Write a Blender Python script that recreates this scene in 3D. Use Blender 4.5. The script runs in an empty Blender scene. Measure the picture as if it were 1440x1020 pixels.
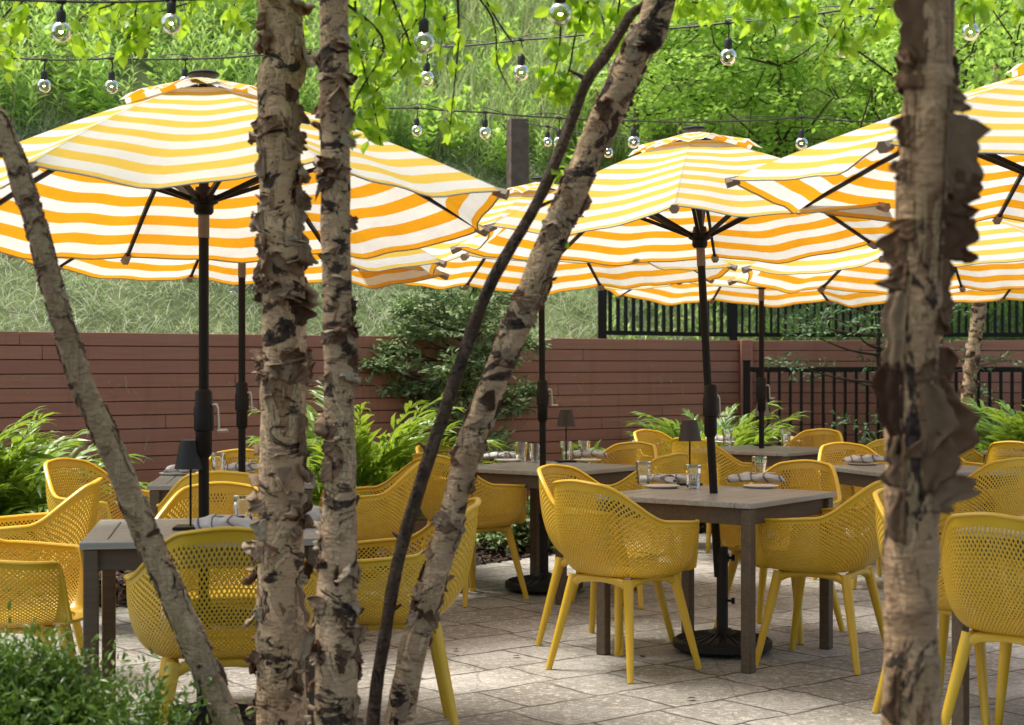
import bpy, math, random, bisect
import numpy as np
from mathutils import Vector, Matrix
R = random.Random(7); NR = np.random.RandomState(11)
PI = math.pi; sin = math.sin; cos = math.cos
scene = bpy.context.scene
COL = scene.collection
FP, HZ, CH = 2300.0, 514.0, 1.34      # focal length in photo pixels, horizon row, eye height
def P(x, y, s): return Vector(((x-720)/s, FP/s, CH-(y-HZ)/s))
def TP(x, y, h=.742):
    s = (y-HZ)/(CH-h); return Vector(((x-720)/s, FP/s, h))

# ------------------------------------------------------------------ materials
def newmat(name):
    m = bpy.data.materials.new(name); m.use_nodes = True
    nt = m.node_tree; nt.nodes.clear()
    out = nt.nodes.new('ShaderNodeOutputMaterial')
    return m, nt, out
def nd(nt, t, **k):
    n = nt.nodes.new(t)
    for a, b in k.items():
        if a.startswith('i_'):
            key = a[2:].replace('_', ' ')
            n.inputs[key].default_value = b
        else: setattr(n, a, b)
    return n
def ramp(nt, fac, stops, interp='LINEAR'):
    r = nt.nodes.new('ShaderNodeValToRGB'); e = r.color_ramp.elements
    r.color_ramp.interpolation = interp
    while len(e) < len(stops): e.new(.5)
    for q, (p, c) in zip(e, stops):
        q.position = p; q.color = (c[0], c[1], c[2], 1) if not isinstance(c, (int, float)) else (c, c, c, 1)
    nt.links.new(fac, r.inputs['Fac']); return r.outputs['Color']
def mix(nt, fac, a, b, mode='MIX'):
    m = nt.nodes.new('ShaderNodeMix'); m.data_type = 'RGBA'; m.blend_type = mode
    L = nt.links
    for sock, v in ((m.inputs[0], fac), (m.inputs[6], a), (m.inputs[7], b)):
        if isinstance(v, (int, float)): sock.default_value = v
        elif isinstance(v, tuple): sock.default_value = (v[0], v[1], v[2], 1)
        else: L.new(v, sock)
    return m.outputs[2]
def mth(nt, op, a, b=None, c=None):
    m = nt.nodes.new('ShaderNodeMath'); m.operation = op
    for k, v in enumerate((a, b, c)):
        if v is None: continue
        if isinstance(v, (int, float)): m.inputs[k].default_value = v
        else: nt.links.new(v, m.inputs[k])
    return m.outputs[0]
def coords(nt, scale=(1, 1, 1), rot=(0, 0, 0), kind='Object'):
    t = nt.nodes.new('ShaderNodeTexCoord'); mp = nt.nodes.new('ShaderNodeMapping')
    mp.inputs['Scale'].default_value = scale; mp.inputs['Rotation'].default_value = rot
    nt.links.new(t.outputs[kind], mp.inputs['Vector']); return mp.outputs['Vector']
def geopos(nt, scale=(1, 1, 1), rot=(0, 0, 0)):
    t = nt.nodes.new('ShaderNodeNewGeometry'); mp = nt.nodes.new('ShaderNodeMapping')
    mp.inputs['Scale'].default_value = scale; mp.inputs['Rotation'].default_value = rot
    nt.links.new(t.outputs['Position'], mp.inputs['Vector']); return mp.outputs['Vector']
def noise(nt, vec, scale, detail=4, rough=.55, dist=0):
    n = nt.nodes.new('ShaderNodeTexNoise'); n.inputs['Scale'].default_value = scale
    n.inputs['Detail'].default_value = detail; n.inputs['Roughness'].default_value = rough
    n.inputs['Distortion'].default_value = dist
    nt.links.new(vec, n.inputs['Vector']); return n.outputs['Fac']
def bump(nt, h, strength=.5, dist=.01):
    b = nt.nodes.new('ShaderNodeBump'); b.inputs['Strength'].default_value = strength
    b.inputs['Distance'].default_value = dist; nt.links.new(h, b.inputs['Height']); return b.outputs['Normal']
def bsdf(nt, out, color, rough=.6, normal=None, spec=.5, metal=0, **kw):
    b = nt.nodes.new('ShaderNodeBsdfPrincipled')
    for key, v in (('Base Color', color), ('Roughness', rough)):
        if isinstance(v, (int, float)): b.inputs[key].default_value = v
        elif isinstance(v, tuple): b.inputs[key].default_value = (v[0], v[1], v[2], 1)
        else: nt.links.new(v, b.inputs[key])
    b.inputs['Specular IOR Level'].default_value = spec; b.inputs['Metallic'].default_value = metal
    if normal is not None: nt.links.new(normal, b.inputs['Normal'])
    for k, v in kw.items(): b.inputs[k.replace('_', ' ')].default_value = v
    if out is not None: nt.links.new(b.outputs[0], out.inputs['Surface'])
    return b

def m_simple(name, c, rough=.5, spec=.5, metal=0, ns=30, amt=.15, bs=.1, bd=.002):
    m, nt, out = newmat(name); v = coords(nt)
    n = noise(nt, v, ns, 4)
    col = mix(nt, n, tuple(x*(1-amt) for x in c), tuple(min(1, x*(1+amt)) for x in c))
    bsdf(nt, out, col, rough, bump(nt, n, bs, bd), spec, metal); return m

def m_yellow():
    m, nt, out = newmat('yellow_plastic'); v = coords(nt)
    oi = nd(nt, 'ShaderNodeObjectInfo')
    n = noise(nt, v, 6, 3); n2 = noise(nt, v, 400, 2)
    c = mix(nt, n, (.61, .385, .014), (.70, .45, .026))
    c = mix(nt, mth(nt, 'MULTIPLY', oi.outputs['Random'], .35), c, (.60, .40, .03))
    du = ramp(nt, noise(nt, v, 11, 6, .7), [(.5, 0.), (.75, .22)]); c = mix(nt, du, c, (.62, .50, .22))
    bsdf(nt, out, c, ramp(nt, n, [(0, .28), (1, .42)]), bump(nt, n2, .08, .001), .6)
    return m
def m_leaf(name, dark, lite, trans, tw=.4, rough=.4, vs=3.0, spec=.4, nv=.5):
    m, nt, out = newmat(name)
    g = nd(nt, 'ShaderNodeNewGeometry'); rnd = g.outputs['Random Per Island']
    n = noise(nt, geopos(nt), vs, 2)
    f = mth(nt, 'ADD', mth(nt, 'MULTIPLY', rnd, .65), mth(nt, 'MULTIPLY', n, nv))
    c = mix(nt, mth(nt, 'SUBTRACT', f, .1+(nv-.5)*.5), dark, lite)
    b = bsdf(nt, None, c, rough, None, spec)
    t = nd(nt, 'ShaderNodeBsdfTranslucent')
    tc = mix(nt, rnd, trans, tuple(min(1, x*1.35) for x in trans)); nt.links.new(tc, t.inputs['Color'])
    mx = nd(nt, 'ShaderNodeMixShader'); mx.inputs[0].default_value = tw
    nt.links.new(b.outputs[0], mx.inputs[1]); nt.links.new(t.outputs[0], mx.inputs[2])
    nt.links.new(mx.outputs[0], out.inputs['Surface']); return m
def m_fabric():
    m, nt, out = newmat('striped_canvas')
    uv = nd(nt, 'ShaderNodeUVMap'); uv.uv_map = 'UVMap'
    sep = nd(nt, 'ShaderNodeSeparateXYZ'); nt.links.new(uv.outputs[0], sep.inputs[0])
    fr = mth(nt, 'FRACT', mth(nt, 'MULTIPLY', sep.outputs[1], 1/.112))
    st = mth(nt, 'LESS_THAN', fr, .5)
    v = coords(nt); n = noise(nt, v, 5, 4); n2 = noise(nt, v, 60, 3)
    dirt = mth(nt, 'MULTIPLY_ADD', n, .14, .90)
    c = mix(nt, st, (.80, .79, .76), (.82, .60, .12))
    c = mix(nt, 1.0, c, dirt, 'MULTIPLY')
    fx = mth(nt, 'FRACT', sep.outputs[0]); sm = mth(nt, 'GREATER_THAN', mth(nt, 'ABSOLUTE', mth(nt, 'SUBTRACT', fx, .5)), .491)
    tcol = mix(nt, st, (.80, .78, .72), (.78, .31, .006)); tcol = mix(nt, 1.0, tcol, mth(nt, 'MULTIPLY_ADD', n, .45, .72), 'MULTIPLY'); tcol = mix(nt, mth(nt, 'MULTIPLY', sm, .45), tcol, (.25, .14, .04))
    d = nd(nt, 'ShaderNodeBsdfDiffuse'); nt.links.new(c, d.inputs['Color'])
    wr = noise(nt, coords(nt, (1, 1, 1)), 7, 5, .6, .8); nb = bump(nt, mth(nt, 'ADD', wr, mth(nt, 'MULTIPLY', n2, .2)), .5, .012); c = mix(nt, mth(nt, 'MULTIPLY', sm, .3), c, (.45, .36, .2)); nt.links.new(c, d.inputs['Color']); nt.links.new(nb, d.inputs['Normal'])
    t = nd(nt, 'ShaderNodeBsdfTranslucent'); nt.links.new(tcol, t.inputs['Color']); nt.links.new(nb, t.inputs['Normal'])
    mx = nd(nt, 'ShaderNodeMixShader'); mx.inputs[0].default_value = .46
    nt.links.new(d.outputs[0], mx.inputs[1]); nt.links.new(t.outputs[0], mx.inputs[2])
    nt.links.new(mx.outputs[0], out.inputs['Surface']); return m
def m_bark(name, a, b, dk, patch=.58, seed=0, pv=(5, 5, 10), lv=(7, 7, 3.2), lay=.92):
    m, nt, out = newmat(name)
    pale = tuple(min(1, x*1.35+.02) for x in a); grn = (a[0]*.80, a[1]*.92, a[2]*.86)
    L = noise(nt, coords(nt, lv), 1.25+seed*.13, 7, .62, .7)
    k = dk; e = .006
    layers = ramp(nt, L, [(0, b), (.36, b), (.37, k), (.385, a), (.455, a), (.462, tuple(x*.35 for x in b)), (.475, pale), (.53, pale), (.536, k), (.548, grn), (.60, a), (.606, k), (.625, b), (.69, b), (.70, pale)])
    soft = ramp(nt, noise(nt, coords(nt, (2.5, 2.5, 1.5)), 2+seed*.1, 4), [(.3, b), (.5, a), (.7, pale)])
    lm = ramp(nt, noise(nt, coords(nt, (3, 3, 4)), 1.7+seed*.2, 4, .6), [(.40, 0.), (.52, 1.)])
    base = mix(nt, mth(nt, 'MULTIPLY', lm, lay), soft, layers)
    pn = noise(nt, coords(nt, pv), 1.1+seed*.07, 6, .72, .9)
    pm = ramp(nt, pn, [(patch, 0.), (patch+.03, 1.)])
    v3 = coords(nt, (14, 14, 90)); lent = ramp(nt, noise(nt, v3, 1.6, 2), [(.64, 0.), (.68, 1.)])
    v = coords(nt); dkc = ramp(nt, noise(nt, v, 45, 4), [(.35, dk), (.7, tuple(min(1, x*5+.02) for x in dk))])
    c = mix(nt, mth(nt, 'MULTIPLY', lent, .6), base, tuple(x*.45 for x in b))
    fine = noise(nt, coords(nt, (30, 30, 120)), 2.2, 5)
    c = mix(nt, mth(nt, 'MULTIPLY', fine, .45), c, b)
    c = mix(nt, pm, c, dkc)
    hq = mth(nt, 'MULTIPLY', mth(nt, 'FLOOR', mth(nt, 'MULTIPLY', L, 13)), .12)
    h = mth(nt, 'ADD', mth(nt, 'ADD', mth(nt, 'MULTIPLY', pm, .8), mth(nt, 'MULTIPLY', hq, lm)), mth(nt, 'MULTIPLY', noise(nt, coords(nt, (25, 25, 60)), 2, 5), .7))
    bsdf(nt, out, c, .8, bump(nt, h, .9, .008), .25); return m
def m_flake(name='peeling_bark', k=1.0):
    m, nt, out = newmat(name)
    g = nd(nt, 'ShaderNodeNewGeometry'); rnd = g.outputs['Random Per Island']
    c = ramp(nt, rnd, [(0, (.04, .02, .012)), (.22, (.15, .08, .048)), (.4, (.36, .235, .15)), (.8, (.48, .36, .255)), (1, (.62, .51, .38))])
    n = noise(nt, geopos(nt, (1, 1, 3)), 60, 4)
    if k < 1: c = mix(nt, 1.0, c, (k, k*.86, k*.74), 'MULTIPLY')
    c = mix(nt, mth(nt, 'MULTIPLY', n, .5), c, (.10, .055, .035))
    b = bsdf(nt, None, c, .75, bump(nt, n, .5, .003), .2)
    t = nd(nt, 'ShaderNodeBsdfTranslucent'); t.inputs['Color'].default_value = (.45, .2, .08, 1)
    mx = nd(nt, 'ShaderNodeMixShader'); mx.inputs[0].default_value = .18
    nt.links.new(b.outputs[0], mx.inputs[1]); nt.links.new(t.outputs[0], mx.inputs[2])
    nt.links.new(mx.outputs[0], out.inputs['Surface']); return m
def m_wood_grey(name='weathered_teak', k=(1, 1, 1), rr=(.28, .46), spec=.6):
    m, nt, out = newmat(name)
    oi = nd(nt, 'ShaderNodeNewGeometry')
    v = coords(nt, (3, 60, 60)); n = noise(nt, v, 1, 6, .65, .4); n2 = noise(nt, coords(nt), 7, 3)
    c = ramp(nt, n, [(.28, (.15*k[0], .13*k[1], .115*k[2])), (.5, (.25*k[0], .23*k[1], .21*k[2])), (.72, (.36*k[0], .34*k[1], .32*k[2]))])
    c = mix(nt, mth(nt, 'MULTIPLY', oi.outputs['Random Per Island'], .5), c, (.19*k[0], .17*k[1], .155*k[2]))
    c = mix(nt, mth(nt, 'MULTIPLY', n2, .35), c, (.32*k[0], .31*k[1], .30*k[2]))
    bsdf(nt, out, c, ramp(nt, n, [(0, rr[0]), (1, rr[1])]), bump(nt, n, .35, .002), spec); return m
def m_plank():
    m, nt, out = newmat('red_brown_decking')
    g = nd(nt, 'ShaderNodeNewGeometry')
    v = coords(nt, (1.2, 20, 30)); n = noise(nt, v, 1.6, 5, .6); n2 = noise(nt, coords(nt), 1.4, 4, .6)
    c = mix(nt, n, (.30, .125, .076), (.57, .275, .178)); st_ = noise(nt, coords(nt, (9, 9, .8)), 1.5, 4); c = mix(nt, ramp(nt, st_, [(.55, 0.), (.75, .35)]), c, (.16, .08, .06)); gr = noise(nt, coords(nt, (2, 90, 90)), 2, 3); c = mix(nt, mth(nt, 'MULTIPLY', gr, .35), c, (.20, .08, .058))
    c = mix(nt, mth(nt, 'MULTIPLY', g.outputs['Random Per Island'], .55), c, (.34, .135, .10))
    c = mix(nt, ramp(nt, n2, [(.52, 0.), (.8, .5)]), c, (.40, .24, .20))
    bsdf(nt, out, c, .62, bump(nt, n, .3, .003), .35); return m
def m_patio():
    m, nt, out = newmat('stone_paving')
    v = geopos(nt, (1, 1, 1), (0, 0, math.radians(-38)))
    wob = noise(nt, v, 1.3, 3); vv = nd(nt, 'ShaderNodeVectorMath', operation='ADD')
    sc = nd(nt, 'ShaderNodeVectorMath', operation='SCALE'); sc.inputs['Scale'].default_value = .055
    nn = nd(nt, 'ShaderNodeTexNoise'); nn.inputs['Scale'].default_value = 5; nt.links.new(v, nn.inputs['Vector'])
    nt.links.new(nn.outputs['Color'], sc.inputs[0]); nt.links.new(v, vv.inputs[0]); nt.links.new(sc.outputs[0], vv.inputs[1])
    def brick(w, h, off, sq, fr):
        b = nd(nt, 'ShaderNodeTexBrick'); nt.links.new(vv.outputs[0], b.inputs['Vector'])
        b.offset = off; b.squash = sq; b.squash_frequency = fr
        b.inputs['Scale'].default_value = 1; b.inputs['Brick Width'].default_value = w; b.inputs['Row Height'].default_value = h
        b.inputs['Mortar Size'].default_value = .009; b.inputs['Mortar Smooth'].default_value = .3; b.inputs['Bias'].default_value = 0
        b.inputs['Color1'].default_value = (0, 0, 0, 1); b.inputs['Color2'].default_value = (1, 1, 1, 1); b.inputs['Mortar'].default_value = (.5, .5, .5, 1)
        return b
    b = brick(.56, .36, .37, .62, 2)
    st = ramp(nt, b.outputs['Color'], [(0, (.24, .235, .215)), (.5, (.345, .34, .32)), (1, (.46, .455, .44))])
    bl = noise(nt, v, 2.2, 7, .68); bl2 = noise(nt, geopos(nt, (9, 9, 9)), 2.3, 6, .7); sp = noise(nt, v, 130, 2)
    c = mix(nt, ramp(nt, bl, [(.42, 0.), (.6, .75)]), st, (.19, .178, .155))
    c = mix(nt, ramp(nt, bl2, [(.53, 0.), (.60, .6)]), c, (.58, .56, .51))
    c = mix(nt, ramp(nt, sp, [(.48, 0.), (.68, .55)]), c, (.14, .12, .095))
    mot = noise(nt, geopos(nt, (22, 22, 22)), 2, 6, .75); c = mix(nt, ramp(nt, mot, [(.38, .55), (.5, 0.)]), c, (.13, .115, .09))
    pit = noise(nt, geopos(nt, (1, 1, 1), (0, 0, .7)), 48, 5, .8); c = mix(nt, ramp(nt, pit, [(.56, 0.), (.63, .8)]), c, (.66, .64, .59)); c = mix(nt, ramp(nt, pit, [(.34, .7), (.41, 0.)]), c, (.09, .075, .06))
    vo = nd(nt, 'ShaderNodeTexVoronoi', feature='DISTANCE_TO_EDGE'); vo.inputs['Scale'].default_value = 1.1; nt.links.new(vv.outputs[0], vo.inputs['Vector'])
    crk = ramp(nt, vo.outputs['Distance'], [(.0, .4), (.006, 0.)]); c = mix(nt, crk, c, (.06, .05, .04))
    jm = ramp(nt, noise(nt, v, 3.5, 4), [(.3, .45), (.6, 1.)]); c = mix(nt, mth(nt, 'MULTIPLY', b.outputs['Fac'], jm), c, (.05, .042, .030))
    h = mth(nt, 'SUBTRACT', mth(nt, 'ADD', mth(nt, 'MULTIPLY', bl2, .5), mth(nt, 'MULTIPLY', mth(nt, 'ADD', sp, pit), .35)), b.outputs['Fac'])
    bsdf(nt, out, c, ramp(nt, bl, [(0, .45), (1, .8)]), bump(nt, h, .7, .008), .4); return m
def m_soil(name, a, b, s=20):
    m, nt, out = newmat(name); v = geopos(nt); n = noise(nt, v, s, 6, .7); n2 = noise(nt, v, 1.2, 4)
    c = mix(nt, n, a, b); c = mix(nt, mth(nt, 'MULTIPLY', n2, .4), c, a)
    bsdf(nt, out, c, .9, bump(nt, n, 1, .02), .2); return m
def m_rand(name, stops, rough=.8, tw=0):
    m, nt, out = newmat(name); g = nd(nt, 'ShaderNodeNewGeometry')
    c = ramp(nt, g.outputs['Random Per Island'], stops)
    b = bsdf(nt, None if tw else out, c, rough, None, .3)
    if tw:
        t = nd(nt, 'ShaderNodeBsdfTranslucent'); nt.links.new(c, t.inputs['Color'])
        mx = nd(nt, 'ShaderNodeMixShader'); mx.inputs[0].default_value = tw
        nt.links.new(b.outputs[0], mx.inputs[1]); nt.links.new(t.outputs[0], mx.inputs[2])
        nt.links.new(mx.outputs[0], out.inputs['Surface'])
    return m
def m_glass(name, tint=(1, 1, 1), rough=0.0, ior=1.45):
    m, nt, out = newmat(name)
    bsdf(nt, out, tint, rough, None, .5, 0, Transmission_Weight=1.0, IOR=ior); return m
def m_thin():
    m, nt, out = newmat('bulb_glass'); fz = nd(nt, 'ShaderNodeFresnel'); fz.inputs['IOR'].default_value = 1.5
    t = nd(nt, 'ShaderNodeBsdfTransparent'); t.inputs['Color'].default_value = (.93, .94, .90, 1)
    g = nd(nt, 'ShaderNodeBsdfGlossy'); g.inputs['Roughness'].default_value = .03
    mx = nd(nt, 'ShaderNodeMixShader'); nt.links.new(mth(nt, 'MULTIPLY_ADD', fz.outputs[0], 1.0, .03), mx.inputs[0])
    nt.links.new(t.outputs[0], mx.inputs[1]); nt.links.new(g.outputs[0], mx.inputs[2]); nt.links.new(mx.outputs[0], out.inputs['Surface']); return m
def m_napkin():
    m, nt, out = newmat('grey_striped_linen'); v = coords(nt, (1, 1, 1), (0, .5, .35))
    w = nd(nt, 'ShaderNodeTexWave'); w.inputs['Scale'].default_value = 5.5; w.inputs['Distortion'].default_value = 2.5
    nt.links.new(v, w.inputs['Vector'])
    c = ramp(nt, w.outputs['Fac'], [(.0, (.15, .15, .17)), (.035, (.20, .20, .22)), (.07, (.50, .50, .51)), (1, (.58, .58, .59))])
    n = noise(nt, coords(nt), 25, 4)
    bsdf(nt, out, c, .9, bump(nt, n, .6, .006), .2); return m
def m_emit(name, c, s):
    m, nt, out = newmat(name); e = nd(nt, 'ShaderNodeEmission')
    e.inputs['Color'].default_value = (*c, 1); e.inputs['Strength'].default_value = s
    nt.links.new(e.outputs[0], out.inputs['Surface']); return m

M = dict(
 yellow=m_yellow(), fabric=m_fabric(), teak=m_wood_grey('weathered_teak', (1.25, 1.34, 1.42), (.24, .4), .8), teak_shaded=m_wood_grey('teak_legs_shaded', (.46, .37, .29), (.5, .7), .25), collar=m_simple('dull_steel', (.16, .13, .11), .45, .4, .3), plank=m_plank(), patio=m_patio(),  # legs and apron: same teak as the top, their shade put into the colour
 metal=m_simple('bronze_black_metal', (.008, .0052, .0045), .42, .22, 0, 60, .2),
 black=m_simple('black_metal', (.006, .006, .006), .45, .25, 0, 60, .2),
 castiron=m_simple('cast_base_resin', (.014, .012, .012), .5, .35, 0, 40, .3, .3),
 alu=m_simple('brushed_aluminium', (.5, .48, .45), .35, .5, .8, 60, .1),
 shade=m_simple('lamp_shade_bronze', (.045, .034, .030), .5, .4, 0, 50, .1),
 shade_dark=m_simple('lamp_shade_black', (.012, .012, .013), .5, .4, 0, 50, .1),
 shade_pale=m_simple('lamp_shade_pale', (.20, .17, .165), .5, .4, 0, 50, .1),
 plate=m_simple('glazed_plate', (.62, .60, .56), .2, .5, 0, 20, .04),
 napkin=m_napkin(), glass=m_glass('tumbler_glass', (.97, .99, .98)), bulbglass=m_thin(),
 filament=m_emit('warm_filament', (1, .66, .26), 30), hem=m_simple('canvas_hem', (.42, .38, .32), .9),
 pocket=m_simple('rib_pocket', (.30, .22, .17), .8),
 wire=m_simple('black_cable', (.012, .012, .012), .6), flake=m_flake(), flake_backlit=m_flake('backlit_brown_bark', .52),  # brown copy of the flake, its backlit shade put into the colour
 bark=m_bark('birch_bark', (.54, .38, .24), (.29, .165, .09), (.016, .009, .006), .55),
 bark2=m_bark('birch_bark_pink', (.50, .35, .22), (.22, .12, .066), (.014, .008, .006), .54, 2),
 bark6=m_bark('birch_bark_plated', (.42, .275, .16), (.20, .105, .058), (.012, .007, .005), .565, 1, (9, 9, 3.6), (9, 9, 2.2), 1.0),
 bark3=m_bark('birch_bark_smooth', (.40, .29, .18), (.25, .16, .095), (.03, .018, .012), .60, 4, (8, 8, 8), (16, 16, 3), .5),
 barkdark=m_bark('dark_bark', (.085, .055, .038), (.045, .028, .019), (.010, .007, .005), .56, 3, (9, 9, 6)),
 oldpost=m_simple('weathered_post', (.13, .10, .085), .9, .2, 0, 14, .5, .6, .02),
 twig=m_simple('twig_bark', (.05, .03, .022), .8, .2),
 soil=m_soil('dark_soil', (.018, .012, .009), (.055, .036, .026)),
 hill=m_soil('hill_soil', (.06, .085, .03), (.28, .32, .15), 26),
 mulch=m_rand('mulch_chips', [(0, (.014, .009, .007)), (.6, (.045, .026, .018)), (.92, (.09, .055, .038)), (1, (.24, .17, .11))]),
 birchleaf=m_leaf('birch_leaf', (.13, .25, .022), (.30, .46, .045), (.52, .78, .05), .52, .42, 4),
 treeleaf=m_leaf('tree_leaf', (.13, .26, .04), (.42, .60, .11), (.50, .76, .12), .42, .42, 2),
 weed=m_leaf('weed_leaf', (.08, .19, .04), (.50, .68, .22), (.52, .74, .18), .38, .5, .9, .4, 1.5),
 palm=m_leaf('palm_leaf', (.035, .10, .02), (.24, .38, .05), (.36, .50, .045), .32, .35, 3, .6),
 yew=m_leaf('yew_leaf', (.03, .075, .012), (.17, .28, .045), (.16, .27, .03), .25, .35, 5),
 conifer=m_leaf('conifer_leaf', (.07, .14, .05), (.44, .54, .24), (.08, .15, .03), .2, .6, 6),
 spruce=m_leaf('spruce_leaf', (.04, .09, .045), (.16, .27, .11), (.08, .15, .04), .2, .6, 3),
 grass=m_rand('mown_grass', [(0, (.20, .32, .10)), (.35, (.38, .54, .20)), (.58, (.55, .66, .38)), (.75, (.76, .76, .60)), (1, (.86, .84, .73))], .8, .3),
 tallgrass=m_rand('tall_grass', [(0, (.24, .38, .12)), (.5, (.42, .55, .22)), (.85, (.60, .62, .36)), (1, (.62, .50, .36))], .8, .35),
 straw=m_rand('dry_stems', [(0, (.16, .11, .06)), (.6, (.36, .28, .16)), (1, (.55, .47, .32))], .8),
 flower=m_simple('white_flower', (.75, .75, .7), .8),
)

# ------------------------------------------------------------------ mesh helpers
def tag(o, label=None, cat=None, group=None, kind=None):
    if label: o['label'] = label
    if cat: o['category'] = cat
    if group: o['group'] = group
    if kind: o['kind'] = kind
    return o
def link(name, me, mat, parent=None, smooth=True):
    o = bpy.data.objects.new(name, me); COL.objects.link(o)
    if mat is not None and not me.materials: me.materials.append(mat)
    if parent is not None: o.parent = parent
    return o
def empty(name, loc=(0, 0, 0), rz=0):
    o = bpy.data.objects.new(name, None); COL.objects.link(o); o.location = loc; o.rotation_euler = (0, 0, rz)
    o.empty_display_size = .05; return o
def ctree(o, parent=None):
    c = o.copy(); COL.objects.link(c)
    if parent is not None: c.parent = parent
    for ch in list(o.children): ctree(ch, c)
    return c
class MB:
    def __init__(s): s.v = []; s.f = []
    def add(s, vs, fs):
        n = len(s.v); s.v += [tuple(v) for v in vs]; s.f += [tuple(i+n for i in f) for f in fs]; return s
    def box(s, c, d, rot=None):
        x, y, z = d[0]/2, d[1]/2, d[2]/2
        vs = [Vector((a*x, b*y, e*z)) for a in (-1, 1) for b in (-1, 1) for e in (-1, 1)]
        if rot is not None: vs = [rot @ v for v in vs]
        return s.add([Vector(c)+v for v in vs], [(0, 1, 3, 2), (4, 6, 7, 5), (0, 4, 5, 1), (2, 3, 7, 6), (0, 2, 6, 4), (1, 5, 7, 3)])
    def cbox(s, c, d, b=.003, rot=None):     # box with chamfered vertical and top edges
        x, y, z = d[0]/2, d[1]/2, d[2]/2
        def ring(ix, iy, zz): return [Vector(p) for p in ((-x+ix, -y+b, zz), (-x+b, -y+iy, zz), (x-b, -y+iy, zz), (x-ix, -y+b, zz), (x-ix, y-b, zz), (x-b, y-iy, zz), (-x+b, y-iy, zz), (-x+ix, y-b, zz))]
        rs = [ring(b, b, -z), ring(0, 0, -z+b), ring(0, 0, z-b), ring(b, b, z)]
        vs = [v for r in rs for v in r]
        if rot is not None: vs = [rot @ v for v in vs]
        fs = [tuple(range(7, -1, -1)), tuple(range(24, 32))]
        for k in range(3):
            for i in range(8): fs.append((k*8+i, k*8+(i+1) % 8, k*8+8+(i+1) % 8, k*8+8+i))
        return s.add([Vector(c)+v for v in vs], fs)
    def tube(s, pts, rad, n=8, cap=True, sq=False):
        pts = [Vector(p) for p in pts]; m = len(pts)
        if not hasattr(rad, '__len__'): rad = [rad]*m
        t0 = (pts[1]-pts[0]).normalized(); ref = Vector((0, 0, 1)) if abs(t0.z) < .9 else Vector((1, 0, 0))
        u = t0.cross(ref).normalized(); vs = []
        for i in range(m):
            t = (pts[min(i+1, m-1)]-pts[max(i-1, 0)]).normalized()
            u = (u-t*u.dot(t)).normalized(); w = t.cross(u)
            for k in range(n):
                a = 2*PI*(k+(.5 if n == 4 else 0))/n; vs.append(pts[i]+(u*cos(a)+w*sin(a))*rad[i])
        fs = [(i*n+k, i*n+(k+1) % n, (i+1)*n+(k+1) % n, (i+1)*n+k) for i in range(m-1) for k in range(n)]
        if cap: fs += [tuple(range(n-1, -1, -1)), tuple((m-1)*n+k for k in range(n))]
        return s.add(vs, fs)
    def lathe(s, prof, n=24, c=(0, 0, 0), closed=False, fl=0, fn=10):
        vs = []; m = len(prof)
        for (r, z) in prof:
            for k in range(n):
                a = 2*PI*k/n; rr = r*(1-fl*(.5+.5*cos(fn*a))) if fl else r
                vs.append((c[0]+rr*cos(a), c[1]+rr*sin(a), c[2]+z))
        fs = [(i*n+k, i*n+(k+1) % n, ((i+1) % m)*n+(k+1) % n, ((i+1) % m)*n+k) for i in range(m if closed else m-1) for k in range(n)]
        if not closed: fs += [tuple(range(n-1, -1, -1)), tuple((m-1)*n+k for k in range(n))]
        return s.add(vs, fs)
    def build(s, name, mat, parent=None, smooth=True, ang=40):
        me = bpy.data.meshes.new(name); me.from_pydata(s.v, [], s.f); me.update()
        if smooth:
            me.polygons.foreach_set('use_smooth', [True]*len(me.polygons))
            try: me.set_sharp_from_angle(angle=math.radians(ang))
            except Exception: pass
        return link(name, me, mat, parent)
def npmesh(name, V, F, mat, parent=None, smooth=False):
    """V (n,3); F (m,k) index array, all faces the same size"""
    V = np.ascontiguousarray(V, dtype=np.float32); F = np.ascontiguousarray(F, dtype=np.int32); m, k = F.shape
    me = bpy.data.meshes.new(name); me.vertices.add(len(V)); me.vertices.foreach_set('co', V.ravel())
    me.loops.add(m*k); me.loops.foreach_set('vertex_index', F.ravel())
    me.polygons.add(m); me.polygons.foreach_set('loop_start', np.arange(0, m*k, k, dtype=np.int32))
    try: me.polygons.foreach_set('loop_total', np.full(m, k, dtype=np.int32))
    except Exception: pass
    me.polygons.foreach_set('use_smooth', np.full(m, smooth))
    me.update(calc_edges=True); me.validate()
    return link(name, me, mat, parent)
def frames(d, up=None, roll=None):
    """rotation matrices (n,3,3): local x = along d, z = normal near up"""
    d = d/np.maximum(np.linalg.norm(d, axis=1, keepdims=True), 1e-9)
    if up is None: up = NR.normal(size=d.shape)
    y = np.cross(up, d); y /= np.maximum(np.linalg.norm(y, axis=1, keepdims=True), 1e-9)
    z = np.cross(d, y)
    return np.stack([d, y, z], axis=2)
def scatter(TV, TF, pos, rot, size):
    TV = np.asarray(TV, float); TF = np.asarray(TF); n = len(pos)
    if np.ndim(size) == 1: size = np.repeat(size[:, None], 3, 1)
    V = np.einsum('nij,nkj->nki', rot, TV[None]*size[:, None, :])+pos[:, None, :]
    F = TF[None]+(np.arange(n)*len(TV))[:, None, None]
    return V.reshape(-1, 3), F.reshape(-1, TF.shape[1])
def join(parts):
    Vs, Fs, o = [], [], 0
    for V, F in parts: Vs.append(V); Fs.append(F+o); o += len(V)
    return np.concatenate(Vs), np.concatenate(Fs)
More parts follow.
